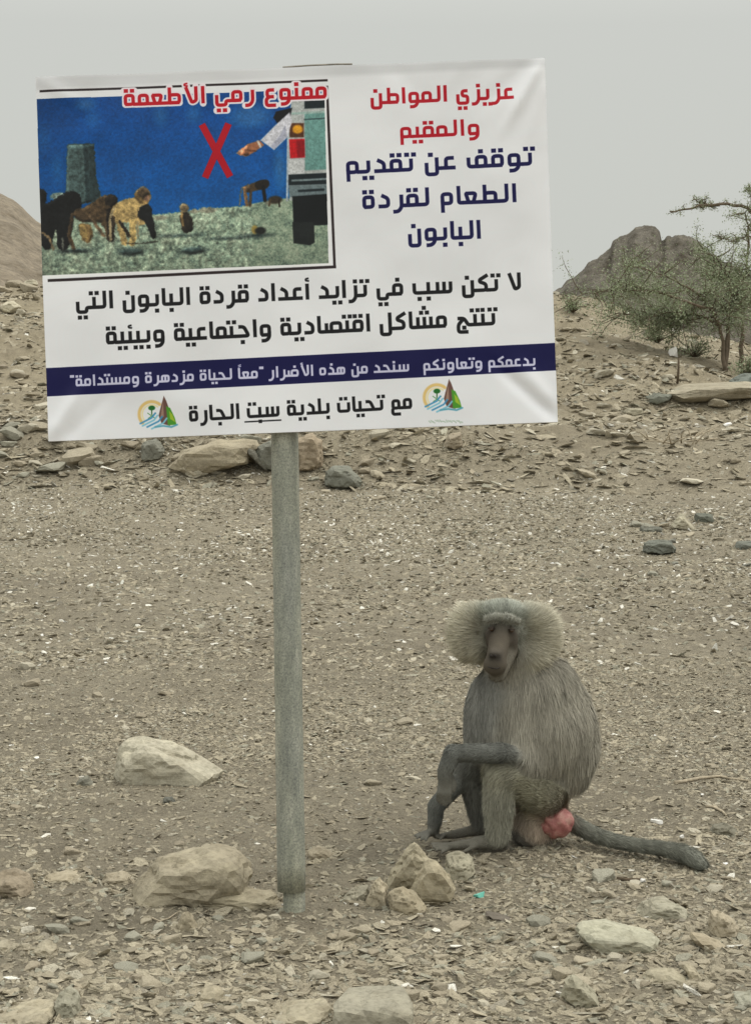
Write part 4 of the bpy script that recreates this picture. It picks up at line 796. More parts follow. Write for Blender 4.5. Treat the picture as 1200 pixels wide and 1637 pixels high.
for vv_ in (80, 500):                              # clamps that hold the plate to the pipe
    c = O + BX * (S(452 if vv_ < 200 else 455, 0)[0] / BWU) + BY * (vv_ / BHU); c.x = (post.matrix_world.translation.x * 0) + (W(449.5, 330).x + (W(466, 1426).x - W(449.5, 330).x) * ((126 + vv_ - 330) / 1096))
    V, F = tube([Vector((c.x, .001, c.z - .012)), Vector((c.x, .001, c.z + .012))], [.036, .036], 20); mesh_obj('clamp', V, F, M_steel, sign)
M_strip = plain('old_tape', (.30, .27, .23), .8, .2, .3, 40)
M_wtape = plain('white_tie', (.8, .8, .78), .6, .3, .1, 40)
def ribbon(name, pts, w, mat, lab):
    pts = [W(x, y, d) for x, y, d in pts]; V, F = [], []
    for i, p_ in enumerate(pts): V += [p_ + Vector((0, -w, 0)), p_ + Vector((0, w, .001)), p_ + Vector((0, w, .003)), p_ + Vector((0, -w, .0022))]
    for i in range(len(pts) - 1):
        for k in range(4): F.append((i * 4 + k, i * 4 + (k + 1) % 4, i * 4 + 4 + (k + 1) % 4, i * 4 + 4 + k))
    F += [(3, 2, 1, 0), tuple(len(V) - 4 + k for k in range(4))]
    o = mesh_obj(name, V, F, mat, sign); o['label'] = lab
ribbon('torn_strip', [(452, 111.4, -.04), (470, 110.0, -.04), (492, 108.4, -.04), (515, 107.4, -.04), (540, 106.3, -.04), (563, 106.2, -.04)], .006, M_strip, 'brown torn strip along the top edge')
# ---------------------------------------------------------------- litter and sticks
M_paper = plain('white_scrap', (.72, .71, .68), .7, .2, .08, 20); M_wood = plain('bleached_wood', (.36, .31, .23), .85, .1, .3, 60); M_glass = plain('turquoise_glass', (.12, .42, .34), .15, .6, .2, 30)
def shard_thing(name, px, py, w, h, mat, label, cat, seed=0, th=.3):
    Y = hit(px, py); s = Y / FPX; rs = np.random.RandomState(seed); bm = bmesh.new()
    for _ in range(16):
        a = rs.uniform(0, 6.28); q = rs.uniform(.7, 1); bm.verts.new((math.cos(a) * q * w * s / 2, math.sin(a) * q * w * s * .35, rs.uniform(-.5, .5) * h * s * 1.0))
    r = bmesh.ops.convex_hull(bm, input=bm.verts); bmesh.ops.delete(bm, geom=list({g for g in r['geom_interior'] + r['geom_unused'] if isinstance(g, bmesh.types.BMVert)}), context='VERTS')
    me = bpy.data.meshes.new(name); bm.to_mesh(me); bm.free(); me.materials.append(mat); o = bpy.data.objects.new(name, me); COL.objects.link(o)
    c = P(px, py, Y); o.location = (c.x, Y + .01, float(gz(c.x, Y + .01)) + h * s * .35); o.rotation_euler = (rs.uniform(-.2, .2), rs.uniform(-.3, .3), rs.uniform(-.5, .5)); return tag(o, label, cat)
shard_thing('glass_shard', 765, 1437, 21, 12, M_glass, 'small turquoise glass piece right of the rock cluster', 'glass shard', 4)
shard_thing('paper_scrap', 1050, 1318, 24, 10, M_paper, 'white scrap on the gravel above the baboon tail', 'litter', 6)
shard_thing('paper_scrap', 868, 1348, 13, 9, M_paper, 'white scrap beside the pink rump of the baboon', 'litter', 7)
shard_thing('paper_scrap', 1028, 1412, 12, 7, M_paper, 'white chip at the end of a dark twig below the tail', 'litter', 8)
shard_thing('paper_scrap', 1090, 1344, 9, 8, M_paper, 'tiny white scrap right above the tail end', 'litter', 9)
shard_thing('white_box', 1075, 571, 17, 19, M_paper, 'white square piece of litter on the slope below the tree', 'litter', 10)
shard_thing('paper_scrap', 1162, 682, 16, 7, M_paper, 'white scrap on the slope at the right edge', 'litter', 13)
shard_thing('paper_scrap', 1190, 540, 9, 9, M_paper, 'white scrap on the slope behind the tree trunk', 'litter', 14)
def stick(name, pts, r, label, mat=M_wood, cat='stick', lift=.004):
    Y0 = hit(*pts[0][:2]); q = []
    for p_ in pts:
        Y = hit(p_[0], p_[1]) if len(p_) == 2 else Y0; c = P(p_[0], p_[1], Y)
        if len(p_) == 2: c.z = float(gz(c.x, Y)) + lift
        q.append(c)
    o0 = q[0].copy(); V, F = tube([v - o0 for v in q], [r * (1 - .5 * i / len(q)) for i in range(len(q))], 7); o = mesh_obj(name, V, F, mat, smooth=True, loc=o0); return tag(o, label, cat)
stick('stick', [(1078, 1254), (1092, 1252), (1118, 1246), (1150, 1244), (1165, 1247), (1196, 1251)], .006, 'bleached curved stick on the gravel at the right')
stick('stick', [(1128, 1292), (1140, 1293), (1154, 1300), (1160, 1306)], .005, 'short bent twig above the dark stone at the right')
M_dtwig = plain('dark_twig', (.10, .078, .055), .9, .1, .3, 60)
stick('twig', [(985, 1408), (1005, 1409), (1024, 1410)], .005, 'dark short twig with a white chip at its end', M_dtwig, 'twig')
stick('twig', [(243, 1472), (256, 1478), (270, 1472), (286, 1462)], .0022, 'thin pale curved twig below the flat slab', cat='twig')
stick('twig', [(262, 1538), (270, 1552), (280, 1568)], .0025, 'thin twig standing out of the lower left gravel', cat='twig')
stick('stake', [(1082, 614), (1083.5, 595, 0), (1084, 572, 0)], .016, 'thin wooden stake upright below the white litter', M_dtwig, 'stake')
tw = empty('dead_twigs', P(1085, 712, hit(1085, 712)), 'tangle of bleached dead twigs lying on the right slope', 'dead branches')
rt = random.Random(5); Yt = hit(1085, 712)
for k in range(16):
    a = rt.uniform(-.3, 3.4); l = rt.uniform(.12, .34); d0 = Vector((rt.uniform(-.25, .25), rt.uniform(-.15, .15), .02)); d = Vector((math.cos(a), rt.uniform(-.5, .5), abs(math.sin(a)) * .7 + .05)) * l
    V, F = tube([d0, d0 + d * .5 + Vector((rt.uniform(-.03, .03), 0, .02)), d0 + d], [.009, .007, .003], 5); mesh_obj('twig', V, F, M_wood, tw, smooth=True)
# ---------------------------------------------------------------- acacias
M_bark = plain('acacia_bark', (.135, .108, .080), .9, .1, .3, 18)
M_leaf, nt, b = new_mat('acacia_leaves', .75, .2); at = N(nt, 'ShaderNodeAttribute', attribute_name='leafcol'); nt.links.new(at.outputs['Color'], b.inputs['Base Color'])
def leaves(name, C, size, cols, parent, seed, mat=M_leaf):
    rs = np.random.RandomState(seed); n = len(C); a = rs.normal(size=(n, 3)); a /= np.linalg.norm(a, axis=1)[:, None]; c = rs.normal(size=(n, 3)); b_ = np.cross(a, c); b_ /= np.linalg.norm(b_, axis=1)[:, None]
    s = size * rs.uniform(.6, 1.3, (n, 1)); V = np.stack([C - a * s, C + b_ * s * .35, C + a * s, C - b_ * s * .35], 1).reshape(-1, 3); F = np.arange(n * 4).reshape(n, 4)
    o = mesh_obj(name, V, F, mat, parent); t = np.array(cols)[rs.randint(0, len(cols), n)] * rs.uniform(.75, 1.25, (n, 1))
    at = o.data.color_attributes.new('leafcol', 'FLOAT_COLOR', 'POINT'); at.data.foreach_set('color', np.repeat(np.c_[t, np.ones(n)], 4, 0).astype(np.float32).ravel()); return o
LEAFC = [(.235, .285, .165), (.215, .26, .155), (.27, .305, .20), (.30, .32, .23)]
def acacia(name, base_px, Y, limbs, label, seed, nleaf, twig_n, spread, lsize=.016, trunk_r=.0235, leafy=1.0, drop=0):
    b0 = P(*base_px, Y); b0.z = float(gz(b0.x, Y)) - .03; root = empty(name, b0, label, 'tree'); rs = random.Random(seed); T = []; tips = []
    for pts, r in limbs:
        q = [P(x, y, Y + d) - b0 for x, y, d in pts]; m = []
        for i in range(len(q) - 1):
            for t in (0, .34, .67): p_ = q[i].lerp(q[i + 1], t); m.append(p_ + Vector((rs.uniform(-1, 1), rs.uniform(-1, 1), rs.uniform(-1, 1))) * r * .5)
        m.append(q[-1]); n = len(m); rad = [max(.004, r * (1 - .75 * i / (n - 1))) for i in range(n)]
        o = mesh_obj('trunk' if r >= trunk_r else 'limb', *tube(m, rad, 8), M_bark, root, smooth=True)
        for k in range(twig_n):
            i = rs.randrange(max(1, n // 3), n); s = m[i]; d = Vector((rs.gauss(0, 1), rs.gauss(0, 1), rs.gauss(.15, .6))).normalized(); l = rs.uniform(.3, 1) * spread; c = s; pl_ = [c]
            for j in range(4): d = (d + Vector((rs.gauss(0, .25), rs.gauss(0, .25), rs.gauss(-drop, .2)))).normalized(); c = c + d * l / 4; pl_.append(c)
            T.append(tube(pl_, [.007, .006, .005, .004, .002], 5)); tips += pl_[1:]
    if T:
        o = mesh_obj('twigs', *join(T), M_bark, root, smooth=True); o['kind'] = 'stuff'
    if nleaf:
        rn = np.random.RandomState(seed); tp = np.array([list(t) for t in tips]); C = tp[rn.randint(0, len(tp), nleaf)] + rn.normal(0, .035 * leafy, (nleaf, 3))
        o = leaves('crown', C, lsize, LEAFC, root, seed); o['kind'] = 'stuff'
    return root
YT = hit(1158, 594)
acacia('acacia_tree', (1158, 594), YT, [
 ([(1158, 598, 0), (1156, 560, 0), (1150, 520, -.05), (1137, 494, -.1), (1105, 462, -.2), (1060, 440, -.3), (1000, 425, -.35)], .028),
 ([(1159, 598, .02), (1161, 550, .05), (1163, 500, .1), (1168, 455, .15), (1150, 420, .3), (1120, 400, .35)], .027),
 ([(1160, 598, .04), (1163, 540, .1), (1166, 495, .2), (1185, 450, .3), (1215, 420, .4)], .024),
 ([(1150, 520, -.05), (1120, 505, .1), (1080, 498, .2), (1040, 505, .25), (975, 500, .3)], .022),
 ([(1137, 494, -.1), (1110, 488, -.4), (1060, 468, -.5), (1000, 462, -.6), (930, 470, -.6)], .02),
 ([(1145, 505, 0), (1100, 512, .2), (1060, 520, .3), (1010, 515, .35)], .016)],
 'spreading green acacia with several brown stems on the slope right of the sign', 3, 34000, 50, .62, .015, leafy=1.6, drop=.03)
YT2 = hit(1182, 590) + .5
acacia('acacia_tree', (1182, 585), YT2, [
 ([(1182, 590, 0), (1186, 540, 0), (1184, 490, .1), (1190, 430, .2), (1196, 370, .1), (1190, 340, .05)], .032),
 ([(1186, 500, .1), (1210, 470, .2), (1230, 420, .3)], .02),
 ([(1184, 480, .1), (1165, 455, 0), (1140, 440, -.1)], .015)],
 'slim second acacia with dark stem rising at the right edge', 5, 8000, 34, .45, .014, leafy=1.5, trunk_r=.032)
acacia('acacia_tree', (1222, 640), hit(1195, 640) - .6, [
 ([(1222, 645, 0), (1226, 540, 0), (1222, 420, 0), (1212, 350, 0), (1192, 331, 0), (1160, 327, 0), (1128, 328, 0), (1095, 334, 0), (1070, 338, 0)], .030),
 ([(1150, 329, 0), (1125, 330, .05), (1112, 320, .05)], .008),
 ([(1215, 380, 0), (1192, 378, .1), (1170, 385, .1), (1148, 378, .1)], .010),
 ([(1220, 340, 0), (1205, 310, 0), (1196, 300, 0)], .012)],
 'thorny acacia at the right edge reaching one bare branch against the sky', 8, 2400, 24, .12, .012, trunk_r=.03, leafy=.5)
# low bushes under the tree
def bush(px, py, w, h, label, seed, n=1600):
    Y = hit(px, py); s = Y / FPX; b0 = P(px, py, Y); b0.z = float(gz(b0.x, Y)); root = empty('bush', b0, label, 'bush'); rs = random.Random(seed); T, tips = [], []
    for k in range(26):
        a = rs.uniform(0, 6.28); e = rs.uniform(.3, 1.3); l = rs.uniform(.5, 1) ; d = Vector((math.cos(a) * math.cos(e) * w * s * .6, math.sin(a) * math.cos(e) * w * s * .6, math.sin(e) * h * s)) * l
        T.append(tube([Vector(), d * .5 + Vector((0, 0, .02)), d], [.008, .006, .003], 5)); tips += [d * t for t in (.45, .6, .75, .9, 1)]
    o = mesh_obj('twigs', *join(T), M_bark, root, smooth=True); o['kind'] = 'stuff'
    rn = np.random.RandomState(seed); tp = np.array([list(t) for t in tips]); o = leaves('foliage', tp[rn.randint(0, len(tp), n)] + rn.normal(0, .03, (n, 3)), .016, LEAFC, root, seed); o['kind'] = 'stuff'
bush(1110, 572, 70, 34, 'low grey green bush left of the acacia trunk', 21, 900); bush(1195, 606, 50, 44, 'low dark bush at the right edge beside the trunk', 22, 1200); bush(1050, 548, 60, 34, 'sparse bush below the left half of the acacia', 23, 600); bush(915, 500, 50, 34, 'dry grey bush next to the right edge of the sign', 24, 700)
# ---------------------------------------------------------------- baboon
YB = hit(800, 1362) + .06
B0 = P(830, 1360, YB); B0.z = float(gz(B0.x, YB))
bab = empty('baboon', B0, 'hamadryas baboon with a pale cheek mane sitting on the gravel and facing the camera', 'baboon')
KB = YB / FPX
def Q(px, py, d): return P(px, py, YB + d) - B0
prims = []                                         # (kind, a, b, ra, rb, region, rot)
def cap(a, b_, ra, rb, reg): prims.append(('c', Q(*a), Q(*b_), ra * KB, rb * KB, reg))
def ell(c, r, reg, ang=0.0): prims.append(('e', Q(*c), ang, np.array(r) * KB, 0, reg))
# torso with its cape
ell((846, 1118, .05), (80, 66, 76), 'cape'); ell((848, 1168, .05), (103, 92, 88), 'cape'); ell((888, 1192, .07), (72, 78, 74), 'cape'); ell((893, 1125, .07), (50, 60, 62), 'cape', -.5); ell((866, 1262, .08), (48, 40, 52), 'rump')
ell((874, 1100, .06), (52, 56, 62), 'cape', -.3); ell((796, 1110, .03), (48, 44, 52), 'chest'); ell((790, 1134, .03), (50, 52, 54), 'chest'); ell((784, 1160, .04), (46, 58, 56), 'chest'); ell((897, 1158, .07), (58, 62, 72), 'cape'); ell((800, 1210, .08), (56, 40, 48), 'belly')
ell((900, 1228, .07), (50, 38, 54), 'cape', .4)
cap((815, 1045, .02), (832, 1110, .05), 42, 60, 'cape')
# head
ell((803, 1004, -.005), (37, 38, 44), 'crown'); ell((802, 981, -.015), (38, 20, 40), 'crown'); ell((853, 1016, .025), (34, 45, 38), 'ruff'); ell((753, 1012, .015), (27, 42, 33), 'ruff'); ell((838, 992, .01), (24, 25, 34), 'ruff'); ell((768, 992, .005), (19, 25, 30), 'ruff'); ell((846, 1040, .01), (28, 26, 34), 'ruff'); ell((770, 1030, .0), (16, 26, 26), 'ruff')
cap((776, 992, -.090), (792, 988, -.100), 4.5, 6, 'brow'); cap((792, 988, -.100), (812, 989, -.100), 6, 6, 'brow'); cap((812, 989, -.100), (829, 995, -.088), 6, 4.5, 'brow'); cap((801, 1006, -.075), (792, 1056, -.14), 17.5, 16, 'muzzle'); ell((791, 1062, -.138), (19, 18, 18), 'muzzle'); cap((804, 1040, -.06), (795, 1076, -.115), 24, 15, 'jaw')
ell((785, 1022, -.075), (10, 18, 12), 'face'); ell((817, 1024, -.075), (11, 20, 12), 'face'); ell((802, 1012, -.045), (29, 24, 24), 'face'); cap((792, 1014, -.092), (784, 1046, -.148), 4.5, 5, 'muzzle'); cap((810, 1014, -.088), (804, 1048, -.138), 4.5, 5, 'muzzle'); cap((791, 1036, -.13), (787, 1046, -.158), 5, 6, 'nose'); cap((803, 1038, -.128), (794, 1046, -.157), 5, 6, 'nose')
# near arm: upper arm under the cape, forearm on the knee, hand hanging
cap((822, 1130, -.02), (842, 1212, -.08), 34, 22, 'cape'); cap((838, 1150, -.03), (852, 1214, -.055), 30, 28, 'cape'); cap((843, 1212, -.075), (800, 1204, -.120), 17, 15.5, 'arm'); cap((800, 1204, -.125), (724, 1204, -.13), 16, 13, 'arm')
cap((724, 1204, -.13), (711, 1232, -.13), 14, 12, 'arm'); cap((711, 1232, -.13), (710, 1256, -.125), 12, 10.5, 'hand')
for i, (x0, x1, y1) in enumerate([(703, 699, 1280), (708.5, 706, 1286), (714, 713, 1287), (719, 720, 1282)]): cap((x0, 1254, -.13), ((x0 + x1) / 2 - 1, 1268, -.138), 4.2, 3.8, 'hand'); cap(((x0 + x1) / 2 - 1, 1268, -.138), (x1, y1, -.125), 3.8, 3.0, 'hand')
cap((719, 1238, -.12), (727, 1252, -.12), 4.6, 4.0, 'hand'); cap((727, 1252, -.12), (726, 1264, -.125), 4.0, 3.2, 'hand')
# far arm reaching down to the ground in front
cap((770, 1180, .03), (742, 1240, .05), 24, 17, 'arm'); cap((742, 1240, .05), (697, 1288, .03), 16, 13.5, 'arm'); cap((697, 1288, .03), (693, 1325, .03), 13.5, 10, 'arm'); cap((693, 1325, .03), (688, 1331, .02), 10, 7, 'hand')
for k, (x, y) in enumerate([(662, 1336), (666, 1340), (672, 1343), (680, 1344)]): cap((688, 1331, .02), ((688 + x) / 2, 1332 + k, .01 - k * .01), 5.5, 4, 'hand'); cap(((688 + x) / 2, 1332 + k, .01 - k * .01), (x, y, -.0 - k * .014), 4, 3, 'hand')
# far leg
cap((850, 1262, .12), (752, 1222, .06), 38, 28, 'leg'); cap((752, 1226, .06), (768, 1315, .07), 26, 14, 'leg'); cap((774, 1325, .07), (730, 1333, .06), 10, 8, 'foot'); cap((730, 1333, .06), (704, 1337, .05), 8, 5, 'foot')
for k in range(3): cap((712, 1334, .05), (694 + 5 * k, 1339 + k, .03 - .015 * k), 4.2, 3, 'foot')
# near leg
cap((868, 1272, .0), (805, 1232, -.075), 40, 31, 'thigh'); cap((803, 1234, -.078), (798, 1290, -.07), 29, 23, 'shin'); cap((798, 1290, -.07), (795, 1336, -.06), 22, 17, 'shin'); cap((802, 1344, -.055), (760, 1348, -.065), 13, 11, 'foot'); cap((760, 1348, -.065), (718, 1353, -.075), 10, 7, 'foot')
for k, (x, y) in enumerate([(690, 1349), (692, 1354), (697, 1359), (706, 1363)]): cap((722, 1352, -.07), ((722 + x) / 2, 1350 + k * 2.4, -.08 - .01 * k), 5.5, 4.4, 'foot'); cap(((722 + x) / 2, 1350 + k * 2.4, -.08 - .01 * k), (x, y, -.09 - .012 * k), 4.4, 3.2, 'foot')
cap((760, 1352, -.085), (742, 1361, -.11), 5, 3.6, 'foot')
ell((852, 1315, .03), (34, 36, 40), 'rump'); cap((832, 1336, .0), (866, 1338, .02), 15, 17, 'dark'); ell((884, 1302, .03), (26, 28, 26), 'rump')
# tail
tl = [(900, 1306, .04, 13), (925, 1322, .02, 12.5), (950, 1334, .0, 11.5), (980, 1344, -.03, 10.5), (1010, 1350, -.06, 10), (1040, 1354, -.09, 10), (1065, 1358, -.11, 11), (1088, 1364, -.14, 13.5), (1106, 1373, -.17, 14.5), (1118, 1382, -.20, 11)]
for a, c in zip(tl[:-1], tl[1:]): cap(a[:3], c[:3], a[3], c[3], 'tail')
D0, F0 = ICO[3]
Vs, Fs, off = [], [], 0
for kd, a, b_, ra, rb, reg in prims:
    if kd == 'e':
        V = D0 * ra; ca, sa = math.cos(b_), math.sin(b_); V = np.stack([V[:, 0] * ca - V[:, 1] * 0 - V[:, 2] * 0, V[:, 0] * 0, V[:, 0] * 0], 1) * 0 + np.stack([D0[:, 0] * ra[0] * ca + D0[:, 2] * ra[1] * sa, D0[:, 1] * ra[2], -D0[:, 0] * ra[0] * sa + D0[:, 2] * ra[1] * ca], 1)
        V = V + np.array(a)
    else:
        ax = np.array(b_ - a); Ln = np.linalg.norm(ax) + 1e-6; ax = ax / Ln; h = D0 @ ax
        V = np.where(h[:, None] > 0, np.array(b_) + D0 * rb, np.array(a) + D0 * ra)
    Vs.append(V); Fs.append(F0 + off); off += len(V)
tmp = mesh_obj('body', np.vstack(Vs), np.vstack(Fs), None)
rm = tmp.modifiers.new('r', 'REMESH'); rm.mode = 'VOXEL'; rm.voxel_size = .0042; rm.adaptivity = 0
sm = tmp.modifiers.new('s', 'SMOOTH'); sm.factor = .5; sm.iterations = 9
dg = bpy.context.evaluated_depsgraph_get(); dg.update(); bme = bpy.data.meshes.new_from_object(tmp.evaluated_get(dg)); bpy.data.objects.remove(tmp)
nv = len(bme.vertices); BV = np.zeros(nv * 3, np.float32); bme.vertices.foreach_get('co', BV); BV = BV.reshape(-1, 3)
# region looks: colour, fur length (m), lift, density
REGN = {'cape': ((.285, .268, .222), .032, .10, 1.2), 'chest': ((.235, .235, .215), .024, .10, 1.2), 'belly': ((.17, .17, .15), .026, .2, .8), 'rump': ((.42, .35, .275), .020, .35, .8),
 'crown': ((.32, .335, .29), .015, .4, 1.0), 'ruff': ((.41, .385, .305), .032, .36, 2.0), 'brow': ((.37, .37, .325), .011, .4, 1.0), 'muzzle': ((.115, .099, .078), 0, .3, 0), 'face': ((.068, .056, .044), 0, .3, 0), 'nose': ((.10, .088, .072), 0, .3, 0),
 'jaw': ((.20, .185, .150), .007, .4, .25), 'arm': ((.165, .17, .155), .011, .25, 1.2), 'hand': ((.185, .18, .155), .005, .2, .3), 'leg': ((.165, .165, .147), .018, .32, 1.0), 'foot': ((.19, .18, .15), .004, .3, .3),
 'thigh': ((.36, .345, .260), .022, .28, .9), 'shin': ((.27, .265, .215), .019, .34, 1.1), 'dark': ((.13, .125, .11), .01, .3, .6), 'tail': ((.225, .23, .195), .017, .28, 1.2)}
RN = list(REGN); RC = np.array([REGN[k][0] for k in RN]); RL = np.array([REGN[k][1] for k in RN]); RF = np.array([REGN[k][2] for k in RN]); RD = np.array([REGN[k][3] for k in RN])
FC = np.array(Q(802, 1020, -.03))
def fields(Pt):
    n = len(Pt); Wt = np.zeros((n, len(RN))); D = np.zeros((n, 3)); tot = np.zeros(n)
    for kd, a, b_, ra, rb, reg in prims:
        if kd == 'e':
            q = Pt - np.array(a); d = (np.linalg.norm(q / np.array([ra[0], ra[2], ra[1]]), axis=1) - 1) * min(ra); ax = np.array([0, 0, -1.0])
        else:
            ab = np.array(b_ - a); L2 = ab @ ab + 1e-9; t = np.clip(((Pt - np.array(a)) @ ab) / L2, 0, 1); d = np.linalg.norm(Pt - np.array(a) - t[:, None] * ab, axis=1) - (ra + (rb - ra) * t); ax = ab / math.sqrt(L2)
        w = np.exp(-np.clip(d, -.02, .2) / .006); Wt[:, RN.index(reg)] += w; tot += w
        if reg in ('cape', 'chest', 'belly', 'rump'): c = np.tile(np.array([.05, 0, -1.0]), (n, 1))
        elif reg in ('ruff', 'crown'):
            c = Pt - (FC + np.array((0, .03, 0))); c /= np.linalg.norm(c, axis=1)[:, None] + 1e-6; c = c + np.array([0, .35, 0.0])
            if reg == 'crown': c = c * .3 + np.array([0, .6, .3])
        elif reg == 'brow': c = np.tile(np.array([0, .4, .5]), (n, 1))
        else: c = np.tile(ax, (n, 1))
        D += w[:, None] * c
    return Wt / (tot[:, None] + 1e-12), D / (tot[:, None] + 1e-12)
Wt, Dv = fields(BV.astype(float))
ED = np.zeros(len(bme.edges) * 2, np.int32); bme.edges.foreach_get('vertices', ED); ED = ED.reshape(-1, 2); deg = np.bincount(ED.ravel(), minlength=nv)[:, None]
soft = Wt[:, [RN.index(r) for r in ('cape', 'chest', 'belly', 'rump', 'thigh')]].sum(1)[:, None] ** 3 + .12 * Wt[:, [RN.index('ruff')]]
for _ in range(70):                                # the trunk and mane flow into one mass, hands and face stay crisp
    acc = np.stack([np.bincount(ED[:, 0], BV[ED[:, 1], k], nv) + np.bincount(ED[:, 1], BV[ED[:, 0], k], nv) for k in range(3)], 1) / deg
    BV = (BV + (acc - BV) * soft * .8).astype(np.float32)
bme.vertices.foreach_set('co', BV.ravel()); bme.update()
KBv = BV / KB
col = Wt @ RC
# skin of the face: dark skin plus painted brow and socket shade round the eyes, dark nostrils, paler bridge; whitish rim under the chin
def blob(px, py, d, r, c, k=1.0):
    global col
    p_ = np.array(Q(px, py, d)); w = (np.exp(-(np.linalg.norm(BV - p_, axis=1) / (r * KB)) ** 2) * k)[:, None]; col = col * (1 - w) + np.array(c) * w
for x, y in ((783, 1008), (821, 1010)): blob(x, y, -.09, 11, (.060, .049, .040), .95)
blob(801, 1000, -.09, 10, (.075, .062, .049), .8); blob(801, 1018, -.10, 7, (.175, .15, .115), .7); blob(797, 1034, -.13, 7, (.185, .16, .122), .7); blob(786, 1050, -.16, 7, (.05, .045, .04), .9); blob(796, 1051, -.16, 7, (.05, .045, .04), .9); blob(790, 1070, -.135, 10, (.075, .068, .058), .9); blob(795, 1084, -.12, 6, (.27, .26, .22), .8)
blob(880, 1296, .0, 26, (.40, .22, .185), .75)
at = bme.color_attributes.new('fur', 'FLOAT_COLOR', 'POINT'); at.data.foreach_set('color', np.c_[col * .8, np.ones(nv)].astype(np.float32).ravel())
def fur_mat(name, attr, rough=.85, sheen=0.0):
    m, nt, b = new_mat(name, rough, .12); a = N(nt, 'ShaderNodeAttribute', attribute_name=attr); nt.links.new(a.outputs['Color'], b.inputs['Base Color']); return m, nt, b
M_skin, nt, b = fur_mat('baboon_skin', 'fur'); ns = noise_tex(nt, 160, 4, .7, N(nt, 'ShaderNodeTexCoord').outputs['Object']); bump(nt, b, ns.outputs[0], .3, .004)
M_hair, _, _ = fur_mat('baboon_hair', 'fur', .8)
bme.materials.clear(); bme.materials.append(M_skin); bme.shade_smooth()
body = bpy.data.objects.new('body', bme); COL.objects.link(body); body.parent = bab
# strands
bme.calc_loop_triangles(); nt_ = len(bme.loop_triangles); TI = np.zeros(nt_ * 3, np.int32); bme.loop_triangles.foreach_get('vertices', TI); TI = TI.reshape(-1, 3)
VN = np.zeros(nv * 3, np.float32); bme.vertices.foreach_get('normal', VN); VN = VN.reshape(-1, 3)
A_, B_, C_ = BV[TI[:, 0]], BV[TI[:, 1]], BV[TI[:, 2]]; area = np.linalg.norm(np.cross(B_ - A_, C_ - A_), axis=1) / 2
dens = (Wt @ RD)[TI].mean(1); rf = np.random.RandomState(4); prob = area * dens; NH = 320000
ti = rf.choice(nt_, NH, p=prob / prob.sum()); u, v = rf.rand(NH), rf.rand(NH); f = u + v > 1; u[f], v[f] = 1 - u[f], 1 - v[f]; w3 = np.stack([1 - u - v, u, v], 1)[:, :, None]
tri = TI[ti]; root = (BV[tri] * w3).sum(1); nrm = (VN[tri] * w3).sum(1); nrm /= np.linalg.norm(nrm, axis=1)[:, None]; WW = (Wt[tri] * w3).sum(1); DD = (Dv[tri] * w3).sum(1)
ln = WW @ RL * (rf.uniform(.5, 1.05, NH) + .55 * (rf.rand(NH) > .88)); lift = (WW @ RF)[:, None]; cc = (col[tri] * w3).sum(1)
ln = ln * (1 + .0 * ln)
tg = DD - (DD * nrm).sum(1)[:, None] * nrm; tg /= np.linalg.norm(tg, axis=1)[:, None] + 1e-6
clump = np.stack([fbm(root[:, 0] * 90, root[:, 2] * 26 + 7, 2, 201), fbm(root[:, 1] * 90, root[:, 2] * 26, 2, 202), fbm(root[:, 0] * 60, root[:, 1] * 60, 2, 203)], 1)
d1 = tg * (1 - lift) + nrm * lift + rf.normal(0, .07, (NH, 3)) + clump * .22; d1 /= np.linalg.norm(d1, axis=1)[:, None]
d2 = d1 + tg * .25 + np.array([0, 0, -.25]) * (1 - WW[:, [RN.index('ruff')]]) ; d2 /= np.linalg.norm(d2, axis=1)[:, None]
ok = (ln > .003) & (root[:, 2] > -.01)
root, d1, d2, ln, cc, nrm, WW = root[ok], d1[ok], d2[ok], ln[ok], cc[ok], nrm[ok], WW[ok]; NH = len(root)
p1 = root + d1 * ln[:, None] * .5; p2 = p1 + d2 * ln[:, None] * .5
sd_ = np.cross(d1, nrm + rf.normal(0, .3, (NH, 3))); sd_ /= np.linalg.norm(sd_, axis=1)[:, None] + 1e-6
wd = (.00060 + .007 * np.clip(ln, 0, .07))[:, None] * .8
V = np.stack([root - sd_ * wd - nrm * .001, root + sd_ * wd - nrm * .001, p1 + sd_ * wd * .8, p1 - sd_ * wd * .8, p2 + sd_ * wd * .15, p2 - sd_ * wd * .15], 1)
V[:, :, 2] = np.maximum(V[:, :, 2], .001)
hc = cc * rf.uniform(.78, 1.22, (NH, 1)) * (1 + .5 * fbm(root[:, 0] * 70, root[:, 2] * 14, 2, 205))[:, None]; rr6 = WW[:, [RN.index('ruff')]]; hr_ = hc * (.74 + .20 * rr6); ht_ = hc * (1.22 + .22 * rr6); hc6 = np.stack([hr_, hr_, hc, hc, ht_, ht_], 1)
main_r = WW.argmax(1)
groups = {'cape_fur': ('cape', 'chest', 'belly'), 'cheek_mane': ('ruff',), 'crown_fur': ('crown', 'brow', 'jaw', 'face', 'muzzle', 'nose'), 'limb_fur': ('arm', 'hand', 'leg', 'foot', 'shin', 'thigh', 'dark', 'rump'), 'tail_fur': ('tail',)}
HL = {'cape_fur': 'long grey brown cape fur over back, shoulders and chest', 'cheek_mane': 'pale buff rounded cheek mane at both sides of the face', 'crown_fur': 'short grey fur on the crown and brow', 'limb_fur': 'short fur of the dark arms and buff thigh', 'tail_fur': 'short grey fur of the tail with a darker tuft'}
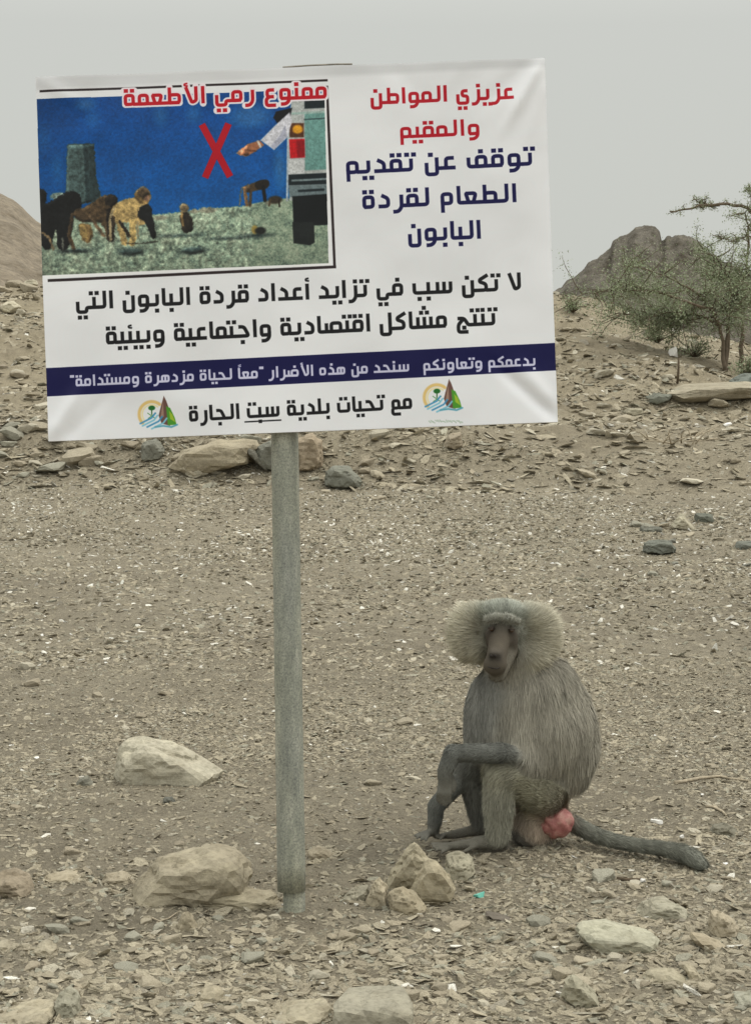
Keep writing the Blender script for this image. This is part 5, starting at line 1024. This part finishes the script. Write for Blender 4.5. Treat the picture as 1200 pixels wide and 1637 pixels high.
for gname, regs in groups.items():
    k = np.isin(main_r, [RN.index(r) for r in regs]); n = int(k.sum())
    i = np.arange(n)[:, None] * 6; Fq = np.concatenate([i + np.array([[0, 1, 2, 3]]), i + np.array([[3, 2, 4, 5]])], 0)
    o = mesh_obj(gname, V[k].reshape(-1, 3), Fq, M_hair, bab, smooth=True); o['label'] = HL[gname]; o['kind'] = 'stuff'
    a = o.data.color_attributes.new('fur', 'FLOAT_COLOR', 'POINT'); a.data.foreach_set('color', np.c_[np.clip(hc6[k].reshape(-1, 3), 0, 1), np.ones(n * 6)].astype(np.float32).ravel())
# eyes, nostrils, callosity, nails
M_eye = plain('dark_amber_eye', (.035, .020, .010), .12, .6, .2, 90); M_lid = plain('eyelid_skin', (.060, .047, .038), .7, .2, .1, 90); M_nos = plain('nostril', (.02, .016, .014), .6, .2, .1, 90)
for x, y in ((785, 1006), (817.5, 1008)):
    e = mesh_obj('eye', ICO[2][0] * 3.6 * KB, ICO[2][1], M_eye, bab, smooth=True, loc=Q(x, y, -.102))
    V_, F_ = tube([Vector((-5 * KB, .002, 1.5 * KB)), Vector((0, -.005, 3.2 * KB)), Vector((5 * KB, .002, 1.2 * KB))], [.0018, .0026, .0018], 6); mesh_obj('eyelid', V_, F_, M_lid, e, smooth=True)
for x in (784.5, 791): mesh_obj('nostril', ICO[2][0] * np.array((2.2, 1.6, 2.8)) * KB, ICO[2][1], M_nos, bab, smooth=True, loc=Q(x, 1049, -.170))
V_, F_ = tube([Q(779, 1066, -.165), Q(786, 1068, -.176), Q(794, 1069, -.172), Q(804, 1064, -.150)], [.0010, .0017, .0017, .0010], 6); mesh_obj('mouth', V_, F_, M_nos, bab, smooth=True)
M_pink, nt, b = new_mat('pink_bare_skin', .55, .35); g = N(nt, 'ShaderNodeTexCoord').outputs['Object']; n = noise_tex(nt, 45, 4, .6, g); r = ramp(nt, [(.3, (.25, .085, .08)), (.5, (.345, .145, .13)), (.7, (.42, .25, .21))]); nt.links.new(n.outputs[0], r.inputs[0]); nt.links.new(r.outputs[0], b.inputs['Base Color']); bump(nt, b, n.outputs[0], .7, .006)
D4, F4 = ICO[4]; cr = np.abs(np.sin(D4[:, 0] * 4.5 + 1.4 * D4[:, 2] + .8 * np.sin(D4[:, 2] * 5))) * .12 + np.array([mnoise.fractal(Vector(v) * 2.5, .8, 2, 3) for v in D4]) * .10
V_ = D4 * (1 + cr - .06)[:, None] * np.array((27, 22, 26)) * KB; 
call = mesh_obj('rump_pad', V_, F4, M_pink, bab, smooth=True, loc=Q(889, 1314, -.015)); call['label'] = 'swollen bare pink rump pad beside the tail root'
